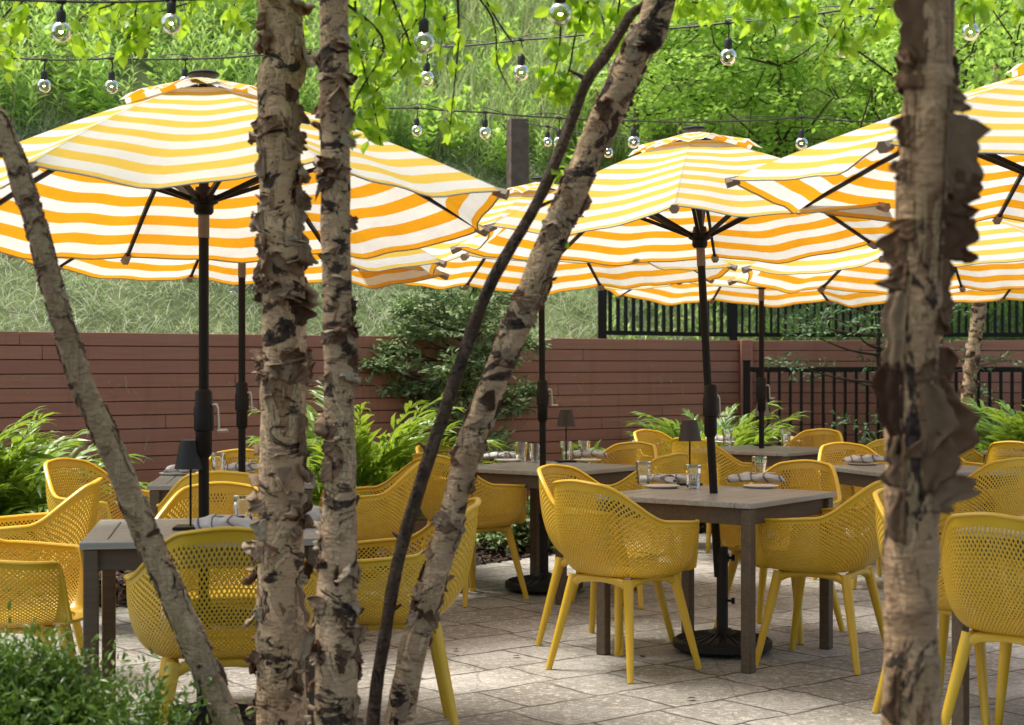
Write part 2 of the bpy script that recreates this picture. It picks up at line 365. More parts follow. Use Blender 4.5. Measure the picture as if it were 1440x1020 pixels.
# leaf templates: x along leaf 0..1
LEAF = ([(0, 0, 0), (.3, .30, .05), (.7, .24, .03), (1, 0, -.06), (.7, -.24, .03), (.3, -.30, .05), (.5, 0, -.02)],
        [(0, 6, 1, 1), (0, 5, 6, 6), (6, 2, 1, 1), (6, 3, 2, 2), (6, 4, 3, 3), (6, 5, 4, 4)])
LEAF = (LEAF[0], [(0, 6, 2, 1), (6, 3, 2, 2), (0, 5, 4, 6), (6, 4, 3, 3)])
LEAF = ([(0, 0, 0), (.25, .27, .05), (.62, .25, .02), (1, 0, -.10), (.62, -.25, .02), (.25, -.27, .05), (.5, 0, -.03)],
        [(0, 6, 2, 1), (0, 5, 4, 6)])
LEAF2 = ([(0, 0, 0), (.28, .30, .05), (.60, .27, .03), (1, 0, -.10), (.60, -.27, .03), (.28, -.30, .05), (.28, 0, 0), (.6, 0, -.02)],
        [(0, 6, 1), (6, 7, 2), (6, 2, 1), (7, 3, 2), (0, 5, 6), (6, 5, 4), (6, 4, 7), (7, 4, 3)])
NARROW = ([(0, 0, 0), (.35, .085, .05), (.35, -.085, .05), (.75, .06, -.02), (.75, -.06, -.02), (1, 0, -.14)],
        [(0, 2, 1), (1, 2, 4), (1, 4, 3), (3, 4, 5)])
BLADE = ([(0, .03, 0), (0, -.03, 0), (.4, .024, .06), (.4, -.024, .06), (.75, .015, 0), (.75, -.015, 0), (1, 0, -.14)],
        [(0, 1, 3), (0, 3, 2), (2, 3, 5), (2, 5, 4), (4, 5, 6)])
SUN_AZ = -65; EXPO = .95
# ------------------------------------------------------------------ chair
def smooth01(a, b, x):
    t = np.clip((x-a)/(b-a), 0, 1); return t*t*(3-2*t)
def chair_proto():
    root = empty('patio_armchair')
    N, ROWS = 208, 38
    th = np.linspace(0, 2*PI, 2001)[:-1]
    def plan(a, bf, bb, n=2.75):
        c, s_ = np.cos(th), np.sin(th)
        x = np.sign(c)*np.abs(c)**(2/n); y = np.sign(s_)*np.abs(s_)**(2/n)
        return np.stack([np.where(x > 0, x*bf, x*bb), y*a], 1)
    rim = plan(.300, .270, .300); bot = plan(.205, .215, .165, 2.6)
    seg = np.linalg.norm(np.roll(rim, -1, 0)-rim, axis=1); arc = np.concatenate([[0], np.cumsum(seg)]); tot = arc[-1]
    idx = np.searchsorted(arc[:-1], np.arange(N)/N*tot).clip(0, 1999)
    rim = rim[idx]; bot = bot[idx]
    tau = np.abs(np.arange(N)/N*2); tau = np.where(tau > 1, 2-tau, tau)         # 0 front centre, 1 back centre
    H = .442+.215*smooth01(.205, .275, tau)+.016*smooth01(.3, .6, tau)+.150*smooth01(.56, .83, tau)+.024*smooth01(.70, 1, tau)
    nar = 1-.20*smooth01(0, 1, (-rim[:, 0]-.02)/.28)
    rim = rim*np.stack([np.ones(N), nar], 1)
    rim[:, 0] -= .035*smooth01(.66, .86, tau)
    def pt(i, r):
        i = i % N; g = 1-(1-r)**2.5; k = r**1.45
        g = g+.0
        xy = bot[i]*(1-g)+rim[i]*g
        bow = .018*sin(PI*r)*smooth01(.75, 1, tau[i])
        return np.array([xy[0]+bow, xy[1], .428+(H[i]-.428)*k])
    PT = {}
    for i in range(N):
        for j in range(ROWS+1): PT[i, j] = pt(i, j/ROWS)
    def nrm(i, j):
        du = PT[(i+1) % N, j]-PT[(i-1) % N, j]; dv = PT[i, min(j+1, ROWS)]-PT[i, max(j-1, 0)]
        n = np.cross(du, dv); l = np.linalg.norm(n); return n/l if l > 1e-9 else np.array([0, 0, 1.])
    V, F = [], []; T = .0022; cache = {}
    def vid(key, p, n):
        if key not in cache:
            cache[key] = len(V); V.append(p+n*T); V.append(p-n*T)
        return cache[key]
    NM = {k: nrm(*k) for k in PT}
    def vgrid(i, j): i %= N; return vid(('g', i, j), PT[i, j], NM[i, j])
    def edgev(a, b, c, d):
        a %= N; c %= N; key = ('e', *sorted(((a, b), (c, d))))
        return vid(key, (PT[a, b]+PT[c, d])/2, (NM[a, b]+NM[c, d])/2)
    def face(ids):
        F.append(tuple(ids)); F.append(tuple(i+1 for i in reversed(ids)))
    for i in range(N):
        for j in range(0, ROWS+1):
            if (i+j) % 2: continue
            near_ramp = abs(tau[i]-.24) < .025
            full = 2 <= j <= ROWS-3
            if 0 < j < ROWS:
                cs = [(i+1, j), (i, j+1), (i-1, j), (i, j-1)]
                ring = []
                for q in range(4):
                    a, b = cs[q], cs[(q+1) % 4]
                    ring.append(vgrid(*a)); ring.append(edgev(a[0], a[1], b[0], b[1]))
                if full and not near_ramp:
                    c = PT[i, j]; nn = NM[i, j]; inner = []
                    pts = []
                    for q in range(4):
                        a, b = cs[q], cs[(q+1) % 4]
                        pts.append((PT[a[0] % N, a[1]], .60)); pts.append(((PT[a[0] % N, a[1]]+PT[b[0] % N, b[1]])/2, .66))
                    for q, (p, k) in enumerate(pts):
                        inner.append(vid(('h', i, j, q), c+(p-c)*k, nn))
                    for q in range(8):
                        r = (q+1) % 8
                        face([ring[q], ring[r], inner[r], inner[q]])
                        F.append((inner[q], inner[r], inner[r]+1, inner[q]+1))
                else: face(ring)
            else:                                   # half cells along the two borders
                jj = 1 if j == 0 else ROWS-1
                a, b, c = (i+1, j), (i, jj), (i-1, j)
                ring = [vgrid(*a), edgev(a[0], a[1], b[0], b[1]), vgrid(*b), edgev(b[0], b[1], c[0], c[1]), vgrid(*c)]
                face(ring if j == 0 else ring[::-1])
    # seat floor: solid dished disc
    b0 = [PT[i, 0] for i in range(1, N, 2)]; n0 = len(b0); rings = []
    base = [vgrid(i, 0) for i in range(1, N, 2)]
    prev = base
    for q, k in enumerate((.8, .5, .2)):
        cur = []
        for p in b0:
            v = np.array([p[0]*k, p[1]*k, .428-.012*(1-k)]); cur.append(len(V)); V.append(v+np.array([0, 0, T])); V.append(v-np.array([0, 0, T]))
        for i in range(n0):
            r = (i+1) % n0; face([prev[i], prev[r], cur[r], cur[i]])
        prev = cur
    face(prev)
    me = bpy.data.meshes.new('seat_shell'); me.from_pydata([tuple(v) for v in V], [], F)
    me.polygons.foreach_set('use_smooth', [True]*len(me.polygons)); me.update()
    shell = link('seat_shell', me, M['yellow'], root)
    m = MB(); ptsr = [Vector(pt(i, 1.0)) for i in range(0, N, 2)]; ptsr += ptsr[:1]
    # closed rim bead
    n = 8; vs = []; L = len(ptsr)-1
    for i in range(L):
        t = (ptsr[(i+1) % L]-ptsr[i-1]).normalized(); o = Vector((ptsr[i].x, ptsr[i].y, 0)).normalized()
        u = (o-t*o.dot(t)).normalized(); w = t.cross(u)
        for k in range(n):
            a = 2*PI*k/n; vs.append(ptsr[i]+u*cos(a)*.0115+w*sin(a)*.0075)
    m.add(vs, [(i*n+k, i*n+(k+1) % n, ((i+1) % L)*n+(k+1) % n, ((i+1) % L)*n+k) for i in range(L) for k in range(n)])
    m.build('rim', M['yellow'], shell)
    tops = {}
    for sx in (-1, 1):
        for sy in (-1, 1):
            a = Vector((sx*.155-.01, sy*.155, .418)); b = Vector((sx*.235-.01, sy*.235, 0)); tops[sx, sy] = a
            m = MB(); m.tube([a, a.lerp(b, .12), a.lerp(b, .5), b.lerp(a, .004), b], [.0235, .0225, .019, .0145, .0125], 14)
            m.build('leg', M['yellow'], root)
    m = MB(); order = [(-1, -1), (1, -1), (1, 1), (-1, 1)]
    for q in range(4):
        a, b = tops[order[q]], tops[order[(q+1) % 4]]; ps = []
        for k in range(9):
            t = k/8; p = a.lerp(b, t); p.z = .402+.012*sin(PI*t)-(.012 if k in (0, 8) else 0); ps.append(p)
        m.tube(ps, [.021, .018, .016, .015, .0145, .015, .016, .018, .021], 10)
    m.build('underframe', M['yellow'], root)
    return root
# ------------------------------------------------------------------ table
TS = .83
def table_proto():
    root = empty('dining_table'); h = .742; a = TS/2
    m = MB(); bw = .085                       # frame boards round inner slats
    m.cbox((0, -a+bw/2, h-.0125), (TS, bw, .025), .003); m.cbox((0, a-bw/2, h-.0125), (TS, bw, .025), .003)
    for sx in (-1, 1): m.cbox((sx*(a-bw/2), 0, h-.0125), (bw-.001, TS-2*bw-.004, .025), .003)
    n = 7; w = (TS-2*bw-.006)/n
    for k in range(n): m.cbox((0, -a+bw+.003+w*(k+.5), h-.013), (TS-2*bw-.008, w-.0045, .024), .002)
    m.build('tabletop', M['teak'], root)
    m = MB(); b = a-.035
    for s_ in (-1, 1):
        m.cbox((0, s_*(b-.012), h-.025-.0385), (TS-.11, .022, .075), .002)
        m.cbox((s_*(b-.012), 0, h-.025-.0385), (.022, TS-.11, .075), .002)
    m.build('apron', M['teak_shaded'], root)
    for sx in (-1, 1):
        for sy in (-1, 1):
            m = MB(); m.cbox((sx*(a-.036), sy*(a-.036), (h-.027)/2), (.050, .050, h-.027), .004); m.build('leg', M['teak_shaded'], root)
    return root
# ------------------------------------------------------------------ umbrella
def umbrella(name_loc, az, R0=1.18, tilt=(0, 0), zed=1.90, top=2.46, label='', seed=0, crank=0, base=True, poleoff=(0, 0)):
    rr = random.Random(seed)
    root = empty('patio_umbrella', (name_loc[0], name_loc[1], .02))
    tag(root, label, 'umbrella', 'striped umbrellas over the tables')
    bx, by = poleoff            # lean of the pole: shift of the top relative to the base
    def lean(z): return Vector((bx*z/2.4, by*z/2.4, z-.02))
    head = Matrix.Translation(lean(top)) @ Matrix.Rotation(tilt[0], 4, 'X') @ Matrix.Rotation(tilt[1], 4, 'Y') @ Matrix.Translation((0, 0, -top))
    rise = top-zed
    def ribz(r):                # slightly domed
        q = r/R0; return top-rise*(.80*q+.20*q*q)-.005
    nr, nu = 26, 14
    dirs = [Vector((cos(az+k*PI/4), sin(az+k*PI/4), 0)) for k in range(8)]
    def canopy(r0, r1, dz, sag, scal, wob, mbname, parent, zf=ribz, n1=nr):
        vs, fs, uvs = [], [], []
        for k in range(8):
            A, B = dirs[k], dirs[(k+1) % 8]; ph = rr.uniform(0, 6); am = rr.uniform(.6, 1.3); base_i = len(vs)
            for i in range(n1+1):
                q = i/n1; r = r0+(r1-r0)*q
                for j in range(nu+1):
                    u = j/nu; p = A.lerp(B, u)*r; bell = 4*u*(1-u)
                    p = p*(1-scal*bell*q*q)
                    z = zf(r)+dz-sag*bell*(q**1.3)*am-wob*sin(u*9+ph+r*3)*bell*q-wob*.6*sin(u*17+ph*2)*q**3*bell
                    p.z = z; vs.append(head @ p); uvs.append((k+u, (r1-r)*.93+(.03 if dz == 0 else .09)))
            w = nu+1
            for i in range(n1):
                for j in range(nu): a = base_i+i*w+j; fs.append((a, a+w, a+w+1, a+1))
        me = bpy.data.meshes.new(mbname); me.from_pydata(vs, [], fs)
        uvl = me.uv_layers.new(name='UVMap')
        for lp in me.loops: uvl.data[lp.index].uv = uvs[lp.vertex_index]
        me.polygons.foreach_set('use_smooth', [True]*len(me.polygons))
        o = link(mbname, me, M['fabric'], parent); return o, vs
    can, vs = canopy(.17, R0, 0, .050, .055, .009, 'canopy', root)
    def vz(r): return ribz(r)+.010+.006*max(0, (r-.05)/.30)
    vent, _ = canopy(.02, .315, .006, -.028, .04, .009, 'vent_flap', can, vz, 6)
    m = MB(); m.lathe([(.055, 0), (.058, .006), (.048, .013), (.02, .018), (.008, .022)], 20)
    f = m.build('finial', M['black'], can); f.matrix_local = head @ Matrix.Translation((0, 0, top+.012))
    # hem piping around the edge
    m = MB(); w = nu+1; per = (nr+1)*w
    for k in range(8):
        m.tube([vs[k*per+nr*w+j] for j in range(nu+1)], .0035, 5, False)
    m.build('hem', M['hem'], can)
    hubz = 1.945
    for k in range(8):
        d = dirs[k]; m = MB()
        pts = [head @ (d*r+Vector((0, 0, ribz(r)-.014))) for r in (.06, R0*.35, R0*.7, R0*.985)]
        m.tube(pts, [.0115, .0115, .0105, .009], 4)
        rb = m.build('rib', M['metal'], root, False)
        m = MB(); e0 = head @ (d*(R0-.035)+Vector((0, 0, ribz(R0-.035)-.018))); e1 = head @ (d*(R0+.012)+Vector((0, 0, ribz(R0)-.016)))
        m.tube([e0, e1], [.017, .021], 6); m.build('rib_pocket', M['pocket'], rb)
        m = MB(); r = R0*.50
        a = lean(hubz)+d*.045; b = head @ (d*r+Vector((0, 0, ribz(r)-.03)))
        m.tube([a, b], .0115, 4); m.build('strut', M['metal'], root, False)
    m = MB(); c = lean(hubz)
    m.lathe([(.028, -.055), (.036, -.045), (.036, -.02), (.052, -.012), (.056, .0), (.052, .014), (.034, .02), (.03, .045)], 20, c)
    m.build('runner_hub', M['metal'], root)
    m = MB(); m.tube([lean(.35), lean(1.20)], .0195, 16); m.tube([lean(1.20), lean(top-.02)], .0185, 16)
    c2 = head @ Vector((0, 0, top-.03)); m.tube([c2-Vector((0, 0, .045)), c2], [.045, .045], 14)
    m.build('pole', M['metal'], root)
    m = MB(); m.tube([lean(hubz-.14), lean(hubz-.055)], .0205, 14); m.build('collar', M['collar'], root)
    c = lean(1.02); m = MB()
    m.lathe([(.022, -.015), (.030, 0), (.030, .078), (.036, .084), (.037, .165), (.033, .172), (.032, .222), (.024, .232)], 24, c)
    hs = m.build('crank_housing', M['metal'], root)
    ca, sa = cos(crank), sin(crank); m = MB(); q = lean(1.195)
    m.tube([q+Vector((ca*.034, sa*.034, 0)), q+Vector((ca*.050, sa*.050, .002)), q+Vector((ca*.056, sa*.056, -.01)), q+Vector((ca*.060, sa*.060, -.095))], [.006, .006, .0045, .0045], 8)
    m.tube([q+Vector((ca*.056, sa*.056, -.093)), q+Vector((ca*.095, sa*.095, -.092))], .0065, 8)
    m.build('crank_handle', M['alu'], hs)
    if base:
        m = MB()
        m.lathe([(.225, 0), (.232, .006), (.232, .034), (.222, .042), (.12, .058), (.06, .072), (.042, .088), (.034, .09)], 40)
        for k in range(28):
            a = k*2*PI/28; d = Vector((cos(a), sin(a), 0)); m.tube([d*.07+Vector((0, 0, .073)), d*.213+Vector((0, 0, .046))], .0035, 4)
        bs = m.build('base', M['castiron'], root)
        m = MB(); m.tube([(0, 0, .08), (0, 0, .47)], .027, 16); m.lathe([(.031, .40), (.033, .41), (.033, .43), (.03, .44)], 20)
        tb = m.build('base_tube', M['castiron'], bs)
        for zz in (.42, .22):
            m = MB(); m.tube([(.024, -.01, zz), (.046, -.016, zz)], .006, 8); m.tube([(.042, -.015, zz), (.056, -.019, zz)], .015, 8); m.build('tightening_knob', M['black'], tb)
    return root
# ------------------------------------------------------------------ setting: ground, patio, walls, fences
m = MB(); m.add([(-60, -20, -.02), (60, -20, -.02), (60, 60, -.02), (-60, 60, -.02)], [(0, 1, 2, 3)])
tag(m.build('ground', M['soil'], None, False), kind='structure')
edge = [(-9, 1.9), (-2.05, 9.1), (-1.2, 10.05), (-.33, 10.85), (.6, 11.9), (1.5, 12.9), (2.4, 13.3), (3.6, 13.2), (12, 13.4), (12, 4.4), (3, 4.3), (.6, 4.7), (-.6, 4.55), (-1.25, 4.75), (-1.7, 4.9), (-9, 4.6)]
edge = [(-9, 9.0), (-4, 8.8), (-2.05, 9.1), (-1.2, 10.0), (-.33, 10.85), (.6, 11.95), (1.4, 13.0), (2.4, 13.5), (3.6, 13.6), (12, 13.8), (12, 4.25), (1.9, 4.2), (.6, 4.55), (-.5, 4.65), (-1.2, 4.85), (-9, 5.0)]
m = MB(); n = len(edge); m.add([(x, y, .0) for x, y in edge]+[(x, y, -.06) for x, y in edge], [tuple(range(n-1, -1, -1))]+[(i, (i+1) % n, n+(i+1) % n, n+i) for i in range(n)])
m.v = [(x, y, z) for x, y, z in m.v]
tag(m.build('patio', M['patio'], None, False), kind='structure')

WA, WB, WC = Vector((-6.6, 8.78, 0)), Vector((2.17, 15.30, 0)), Vector((9.5, 15.2, 0))
WTOP = 1.575
def plank_wall(a, b, label):
    L = (b-a).length; d = (b-a).normalized(); ang = math.atan2(d.y, d.x)
    root = empty('plank_wall', a, ang); tag(root, label, 'wall')
    m = MB(); pw = .0985; z = WTOP-pw; row = 0
    while z > -.1:
        x = -R.uniform(0, 2.4)
        while x < L:
            x2 = x+R.choice([2.4, 3.0, 3.6]); u, v = max(x, 0), min(x2, L)
            if v-u > .05:
                m.cbox(((u+v)/2, R.uniform(-.0015, .0015), z+pw/2), (v-u-.004, .028, pw-.0065), .003)
            x = x2
        z -= pw; row += 1
    m.build('planks', M['plank'], root)
    m = MB(); m.box((L/2, .045, WTOP/2-.07), (L, .05, WTOP-.03)); m.build('backing', M['black'], root, False)
    return root
plank_wall(WA, WB, 'long red brown horizontal plank wall running back behind the umbrella poles')
plank_wall(WB+Vector((.05, 0, 0)), WC, 'red brown plank wall section behind the black railing')
m = MB(); m.cbox((WB.x+.01, WB.y-.05, WTOP/2), (.11, .11, WTOP+.01), .006)
tag(m.build('corner_post', M['plank'], None), 'square brown corner post where the two plank walls meet', 'post')

def metal_fence(pts, zb, zt, sp, posts, label, name='metal_fence', postr=.045, zpost=None, group=None, pk=.020):
    root = empty(name, pts[0]); tag(root, label, 'fence'); o = Vector(pts[0])
    rails = MB(); pick = 0
    for a, b in zip(pts, pts[1:]):
        a, b = Vector(a), Vector(b); L = (b-a).length; d = (b-a).normalized(); ang = math.atan2(d.y, d.x); rot = Matrix.Rotation(ang, 3, 'Z')
        c = (a+b)/2-o
        for zz, hh in ((zb+.03, .04), (zt-.02, .045)): rails.cbox((c.x, c.y, zz), (L, .035, hh), .003, rot)
        n = int(L/sp)
        for i in range(n+1):
            p = a+d*(i*sp)-o
            pm = MB(); pm.box((p.x, p.y, (zb+zt)/2), (pk, pk, zt-zb-.06), rot); pm.build('picket', M['black'], root, False)
    rails.build('rails', M['black'], root, False)
    for p in posts:
        pm = MB(); q = Vector(p)-o; zz = zpost or zt+.05
        pm.cbox((q.x, q.y, zz/2), (postr*1.7, postr*1.7, zz), .004); pm.box((q.x, q.y, zz+.006), (postr*2, postr*2, .014)); pm.build('post', M['black'], root, False)
    return root
pA, pB, pC = (0.80, 14.50, 0), (2.12, 15.55, 0), (9.2, 15.48, 0)
metal_fence([pA, pB], 1.60, 2.50, .094, [pA, (2.10, 15.53, 0)], 'tall black picket fence starting behind the top of the long plank wall', pk=.025)
metal_fence([pB, pC], 1.60, 2.50, .0685, [(5.1, 15.52, 0)], 'tall black picket fence above the far plank wall and railing', pk=.023)
ra, rb = (2.13, 14.85, 0), (4.72, 14.6, 0)
metal_fence([ra, rb, (7.5, 14.9, 0)], .12, 1.325, .098, [ra, rb], 'low black metal railing in front of the far plank wall', 'railing', .035, pk=.026)

def hill_d(x, y):
    d1 = (x+3.48)*-.597+(y-11.1)*.803; d2 = y-15.35
    return np.maximum(d1, d2)
def hill_z(x, y):
    d = hill_d(x, y); dd = np.maximum(d-.42, 0)
    z = 1.18+.84*dd-.0045*dd*dd
    z = z+(.10*np.sin(x*1.3+y*.7)+.07*np.sin(x*2.9-y*1.7+1)+.04*np.sin(x*6.1+y*4.3))*np.minimum(dd, 1)
    return np.where(d < .05, 1.18-(.05-d)*8, z)
nx, ny = 200, 170
gx = np.linspace(-13, 15, nx); gy = np.linspace(0, 1, ny)
X, Yq = np.meshgrid(gx, gy)
wy = np.where(X < 2.17, 11.1+(X+3.48)*.744, 15.3)
Y = wy+.06+Yq**1.6*16
Z = np.maximum(hill_z(X, Y), -.1)
V = np.stack([X, Y, Z], -1).reshape(-1, 3); ii = np.arange((ny-1)*(nx-1)); r_, c_ = ii//(nx-1), ii % (nx-1); a = r_*nx+c_
tag(npmesh('hill', V, np.stack([a, a+1, a+nx+1, a+nx], 1), M['hill'], None, True), kind='structure')

def on_hill(n, dlo, dhi, xlo=-8, xhi=10, power=1):
    x = NR.uniform(xlo, xhi, n); d = dlo+(dhi-dlo)*NR.uniform(0, 1, n)**power
    wyy = np.where(x < 2.17, 11.1+(x+3.48)*.744, 15.35)
    sc = np.where(x < 2.0, 1/.803, 1.0); y = wyy+d*sc
    # keep what the picture can see
    s = FP/y; px = 720+x*s; k = (px > -120) & (px < 1560)
    x, y = x[k], y[k]; return np.stack([x, y, hill_z(x, y)], 1)
# mown grass: clumps of blades, many lying down
def blades(pos, length, lean, T=BLADE, width=1.0, spread=.04, per=5):
    n = len(pos)*per; p = np.repeat(pos, per, 0)+NR.normal(size=(n, 3))*[spread, spread, .01]
    ln = NR.uniform(length[0], length[1], n)
    az = NR.uniform(0, 2*PI, n); el = NR.uniform(lean[0], lean[1], n)
    d = np.stack([np.cos(az)*np.cos(el), np.sin(az)*np.cos(el), np.sin(el)], 1)
    rot = frames(d, np.tile([[0., 0, 1]], (n, 1))+NR.normal(size=(n, 3))*.3)
    return scatter(T[0], T[1], p, rot, np.stack([ln, ln*width, ln], 1))
g1 = on_hill(36000, .12, 3.6); cl = on_hill(260, .1, 3.4); 
cc = cl[NR.randint(0, len(cl), 5200)]+NR.normal(size=(5200, 3))*[.16, .13, 0]; cc[:, 2] = hill_z(cc[:, 0], cc[:, 1])
parts = [blades(g1, (.10, .24), (-.3, .8), width=.34, per=4), blades(cc, (.10, .22), (.2, 1.4), width=.4, per=4)]
V, F = join(parts)
tag(npmesh('mown_grass', V, F, M['grass']), 'pale mown grass and straw on the bank above the plank wall', 'grass', kind='stuff')
tg = on_hill(9000, 3.3, 11, -2.6, 4.6)
V, F = blades(tg, (.35, .85), (.9, 1.55), width=.32, per=4, spread=.08)
tag(npmesh('tall_grass', V, F, M['tallgrass']), 'tall thin pale green grass high on the bank', 'grass', kind='stuff')
# leafy weeds: upright stems with narrow leaves
def weeds(base, hlo, hhi, nl=34, leaf=(.09, .17), T=NARROW, tilt=.16):
    out = []; stems = MB()
    n = len(base); h = NR.uniform(hlo, hhi, n); tl = NR.normal(size=(n, 3))*tilt; tl[:, 2] = 1
    tl /= np.linalg.norm(tl, axis=1, keepdims=True)
    k = np.tile(np.arange(nl), n); i = np.repeat(np.arange(n), nl); f = .12+.88*(k+NR.uniform(0, 1, n*nl))/nl
    p = base[i]+tl[i]*(h[i]*f)[:, None]
    az = k*2.4+NR.uniform(0, 6, n)[i]; el = .15+.75*f+NR.normal(size=n*nl)*.2
    d = np.stack([np.cos(az)*np.cos(el), np.sin(az)*np.cos(el), np.sin(el)], 1)
    ln = NR.uniform(leaf[0], leaf[1], n*nl)*(1.05-.45*f)
    lv = scatter(T[0], T[1], p, frames(d, np.tile([[0., 0, 1]], (n*nl, 1))), np.stack([ln, ln, ln], 1))
    rot = frames(tl, np.tile([[0., 1, 0]], (n, 1)))
    st = scatter(BLADE[0], BLADE[1], base, rot, np.stack([h, h*.12, h], 1))
    return join([lv, (st[0], st[1])]) if lv[1].shape[1] == st[1].shape[1] else (lv[0], lv[1])
w1 = on_hill(3400, 3.1, 10.5, -8, -.9, 1.2); w2 = on_hill(1100, 3.0, 6.2, -2.2, 3.8); w3 = on_hill(1100, 3.0, 11, 1.8, 9.5); w4 = on_hill(210, .3, 1.5, .8, 8)
def patchy(p, s, lo):
    f = np.sin(p[:, 0]*2.3*s+1)*np.sin(p[:, 1]*1.9*s+p[:, 0]*.7)+.5*np.sin(p[:, 0]*5.1*s+p[:, 1]*4.3*s); return p[(f > lo) | (NR.uniform(0, 1, len(p)) < .28)]
w1 = patchy(w1, 1.0, -.45); w2 = patchy(w2, 1.3, -.2); w3 = patchy(w3, 1, -.3)
bl_ = patchy(on_hill(900, 3.0, 9.5, -8, 4), 1.7, .35); V2, F2 = weeds(bl_, .45, 1.05, 22, (.14, .24), LEAF, .3); npm = npmesh('broadleaf_weeds', V2, F2, M['treeleaf']); tag(npm, 'taller broad leafed weeds scattered in clumps over the bank', 'weeds', kind='stuff')
ds = on_hill(1500, 3.0, 10, -8, 9); V2, F2 = blades(ds, (.5, 1.1), (.9, 1.5), width=.12, per=2, spread=.05); tag(npmesh('dead_stems', V2, F2, M['straw']), 'dry tan stems standing among the weeds on the bank', 'stems', kind='stuff')
V, F = join([weeds(w1, .5, .95, 30, (.11, .20)), weeds(w2, .35, .7, 28, (.09, .16)), weeds(w3, .5, .9, 24, (.1, .18)), weeds(w4, .2, .55, 20)])
tag(npmesh('hillside_weeds', V, F, M['weed']), 'dense leafy green weeds growing up the bank', 'weeds', kind='stuff')
fl = []; 
for q in ((110, 25, 118), (600, 85, 130), (620, 70, 128), (745, 10, 110), (585, 75, 128), (950, 55, 112), (30, 60, 118), (700, 78, 122)):
    c = P(*q); c = np.array(c); zz = hill_z(c[0], c[1]); 
    fl.append(c+NR.normal(size=(16, 3))*[.07, .05, .07])
fl = np.concatenate(fl)
V, F = scatter(LEAF[0], LEAF[1], fl, frames(NR.normal(size=fl.shape)), np.full(len(fl), .04))
tag(npmesh('wild_flowers', V, F, M['flower']), 'small white wild flower heads among the weeds', 'flowers', kind='stuff')

# mulch bed chips
n = 16000; x = NR.uniform(-5.5, 3.2, n); 
ye = np.interp(x, [e[0] for e in edge[:9]], [e[1] for e in edge[:9]]); yw = 11.1+(x+3.48)*.744
f = NR.uniform(0, 1, n)**1.2; y = ye-.03+(yw-.15-ye)*f; k = (yw > ye)
pos = np.stack([x[k], y[k], NR.uniform(-.015, .02, k.sum())], 1)
CH_ = ([(-.5, -.16, 0), (.5, -.2, 0), (.45, .2, .06), (-.5, .16, .05)], [(0, 1, 2, 3)])
dd = NR.normal(size=pos.shape)*[1, 1, .35]
V, F = scatter(CH_[0], CH_[1], pos, frames(dd, np.tile([[0., 0, 1]], (len(pos), 1))+NR.normal(size=pos.shape)*.5), NR.uniform(.02, .07, len(pos)))
tag(npmesh('mulch', V, F, M['mulch']), 'dark shredded bark mulch in the bed below the wall', 'mulch', kind='stuff')
# dead leaves lying on the paving
pos = []
for q in ((668, 838), (672, 835), (820, 835), (720, 925), (862, 902), (1015, 838), (690, 832), (980, 985), (1110, 885), (640, 915), (1322, 1000), (905, 925)):
    s = (q[1]-HZ)/CH; pos.append(((q[0]-720)/s, FP/s, .008))
pos = np.array(pos); V, F = scatter(LEAF2[0], LEAF2[1], pos, frames(NR.normal(size=pos.shape)*[1, 1, .15], np.tile([[0., 0, 1]], (len(pos), 1))), np.full(len(pos), .045))
F = np.array([f for f in F]); tag(npmesh('fallen_leaves', V, F, M['mulch']), 'few curled brown dead leaves on the paving', 'leaves', kind='stuff')

# ------------------------------------------------------------------ tables, chairs, umbrellas
rad = math.radians
tables = [  # name, x, y, rot, label
 ('T1', -1.12, 6.00, 9.4, 'weathered grey wooden table nearest the leaning pale birch, black lamp on it'),
 ('T2', -1.46, 8.62, 7, 'weathered wooden table near the wall behind the thick peeling birch'),
 ('T3', .21, 9.70, 52, 'weathered wooden table whose top shows right of the steep birch, four tumblers on it'),
 ('T4', .955, 7.66, 53, 'weathered wooden table in the open middle, lamp, three tumblers and two plates on it'),
 ('T5', 1.83, 11.75, 50, 'weathered wooden table farthest back by the railing corner, pale lamp on it'),
 ('T6', 2.18, 6.05, 50, 'sunlit pale table corner cut by the right border of the photo'),
 ('T7', 2.36, 9.53, 19, 'weathered wooden table crossed by the blurred birch trunk'),
 ('T8', 3.86, 11.45, 48, 'small dark table corner in front of the palms, cut by the border')]
tp = table_proto(); first = True; TB = {}
for nm, x, y, r, lab in tables:
    o = tp if first else ctree(tp); first = False
    o.location = (x, y, .0); o.rotation_euler = (0, 0, rad(r)); tag(o, lab, 'table', 'dining tables on the patio'); TB[nm] = (x, y)
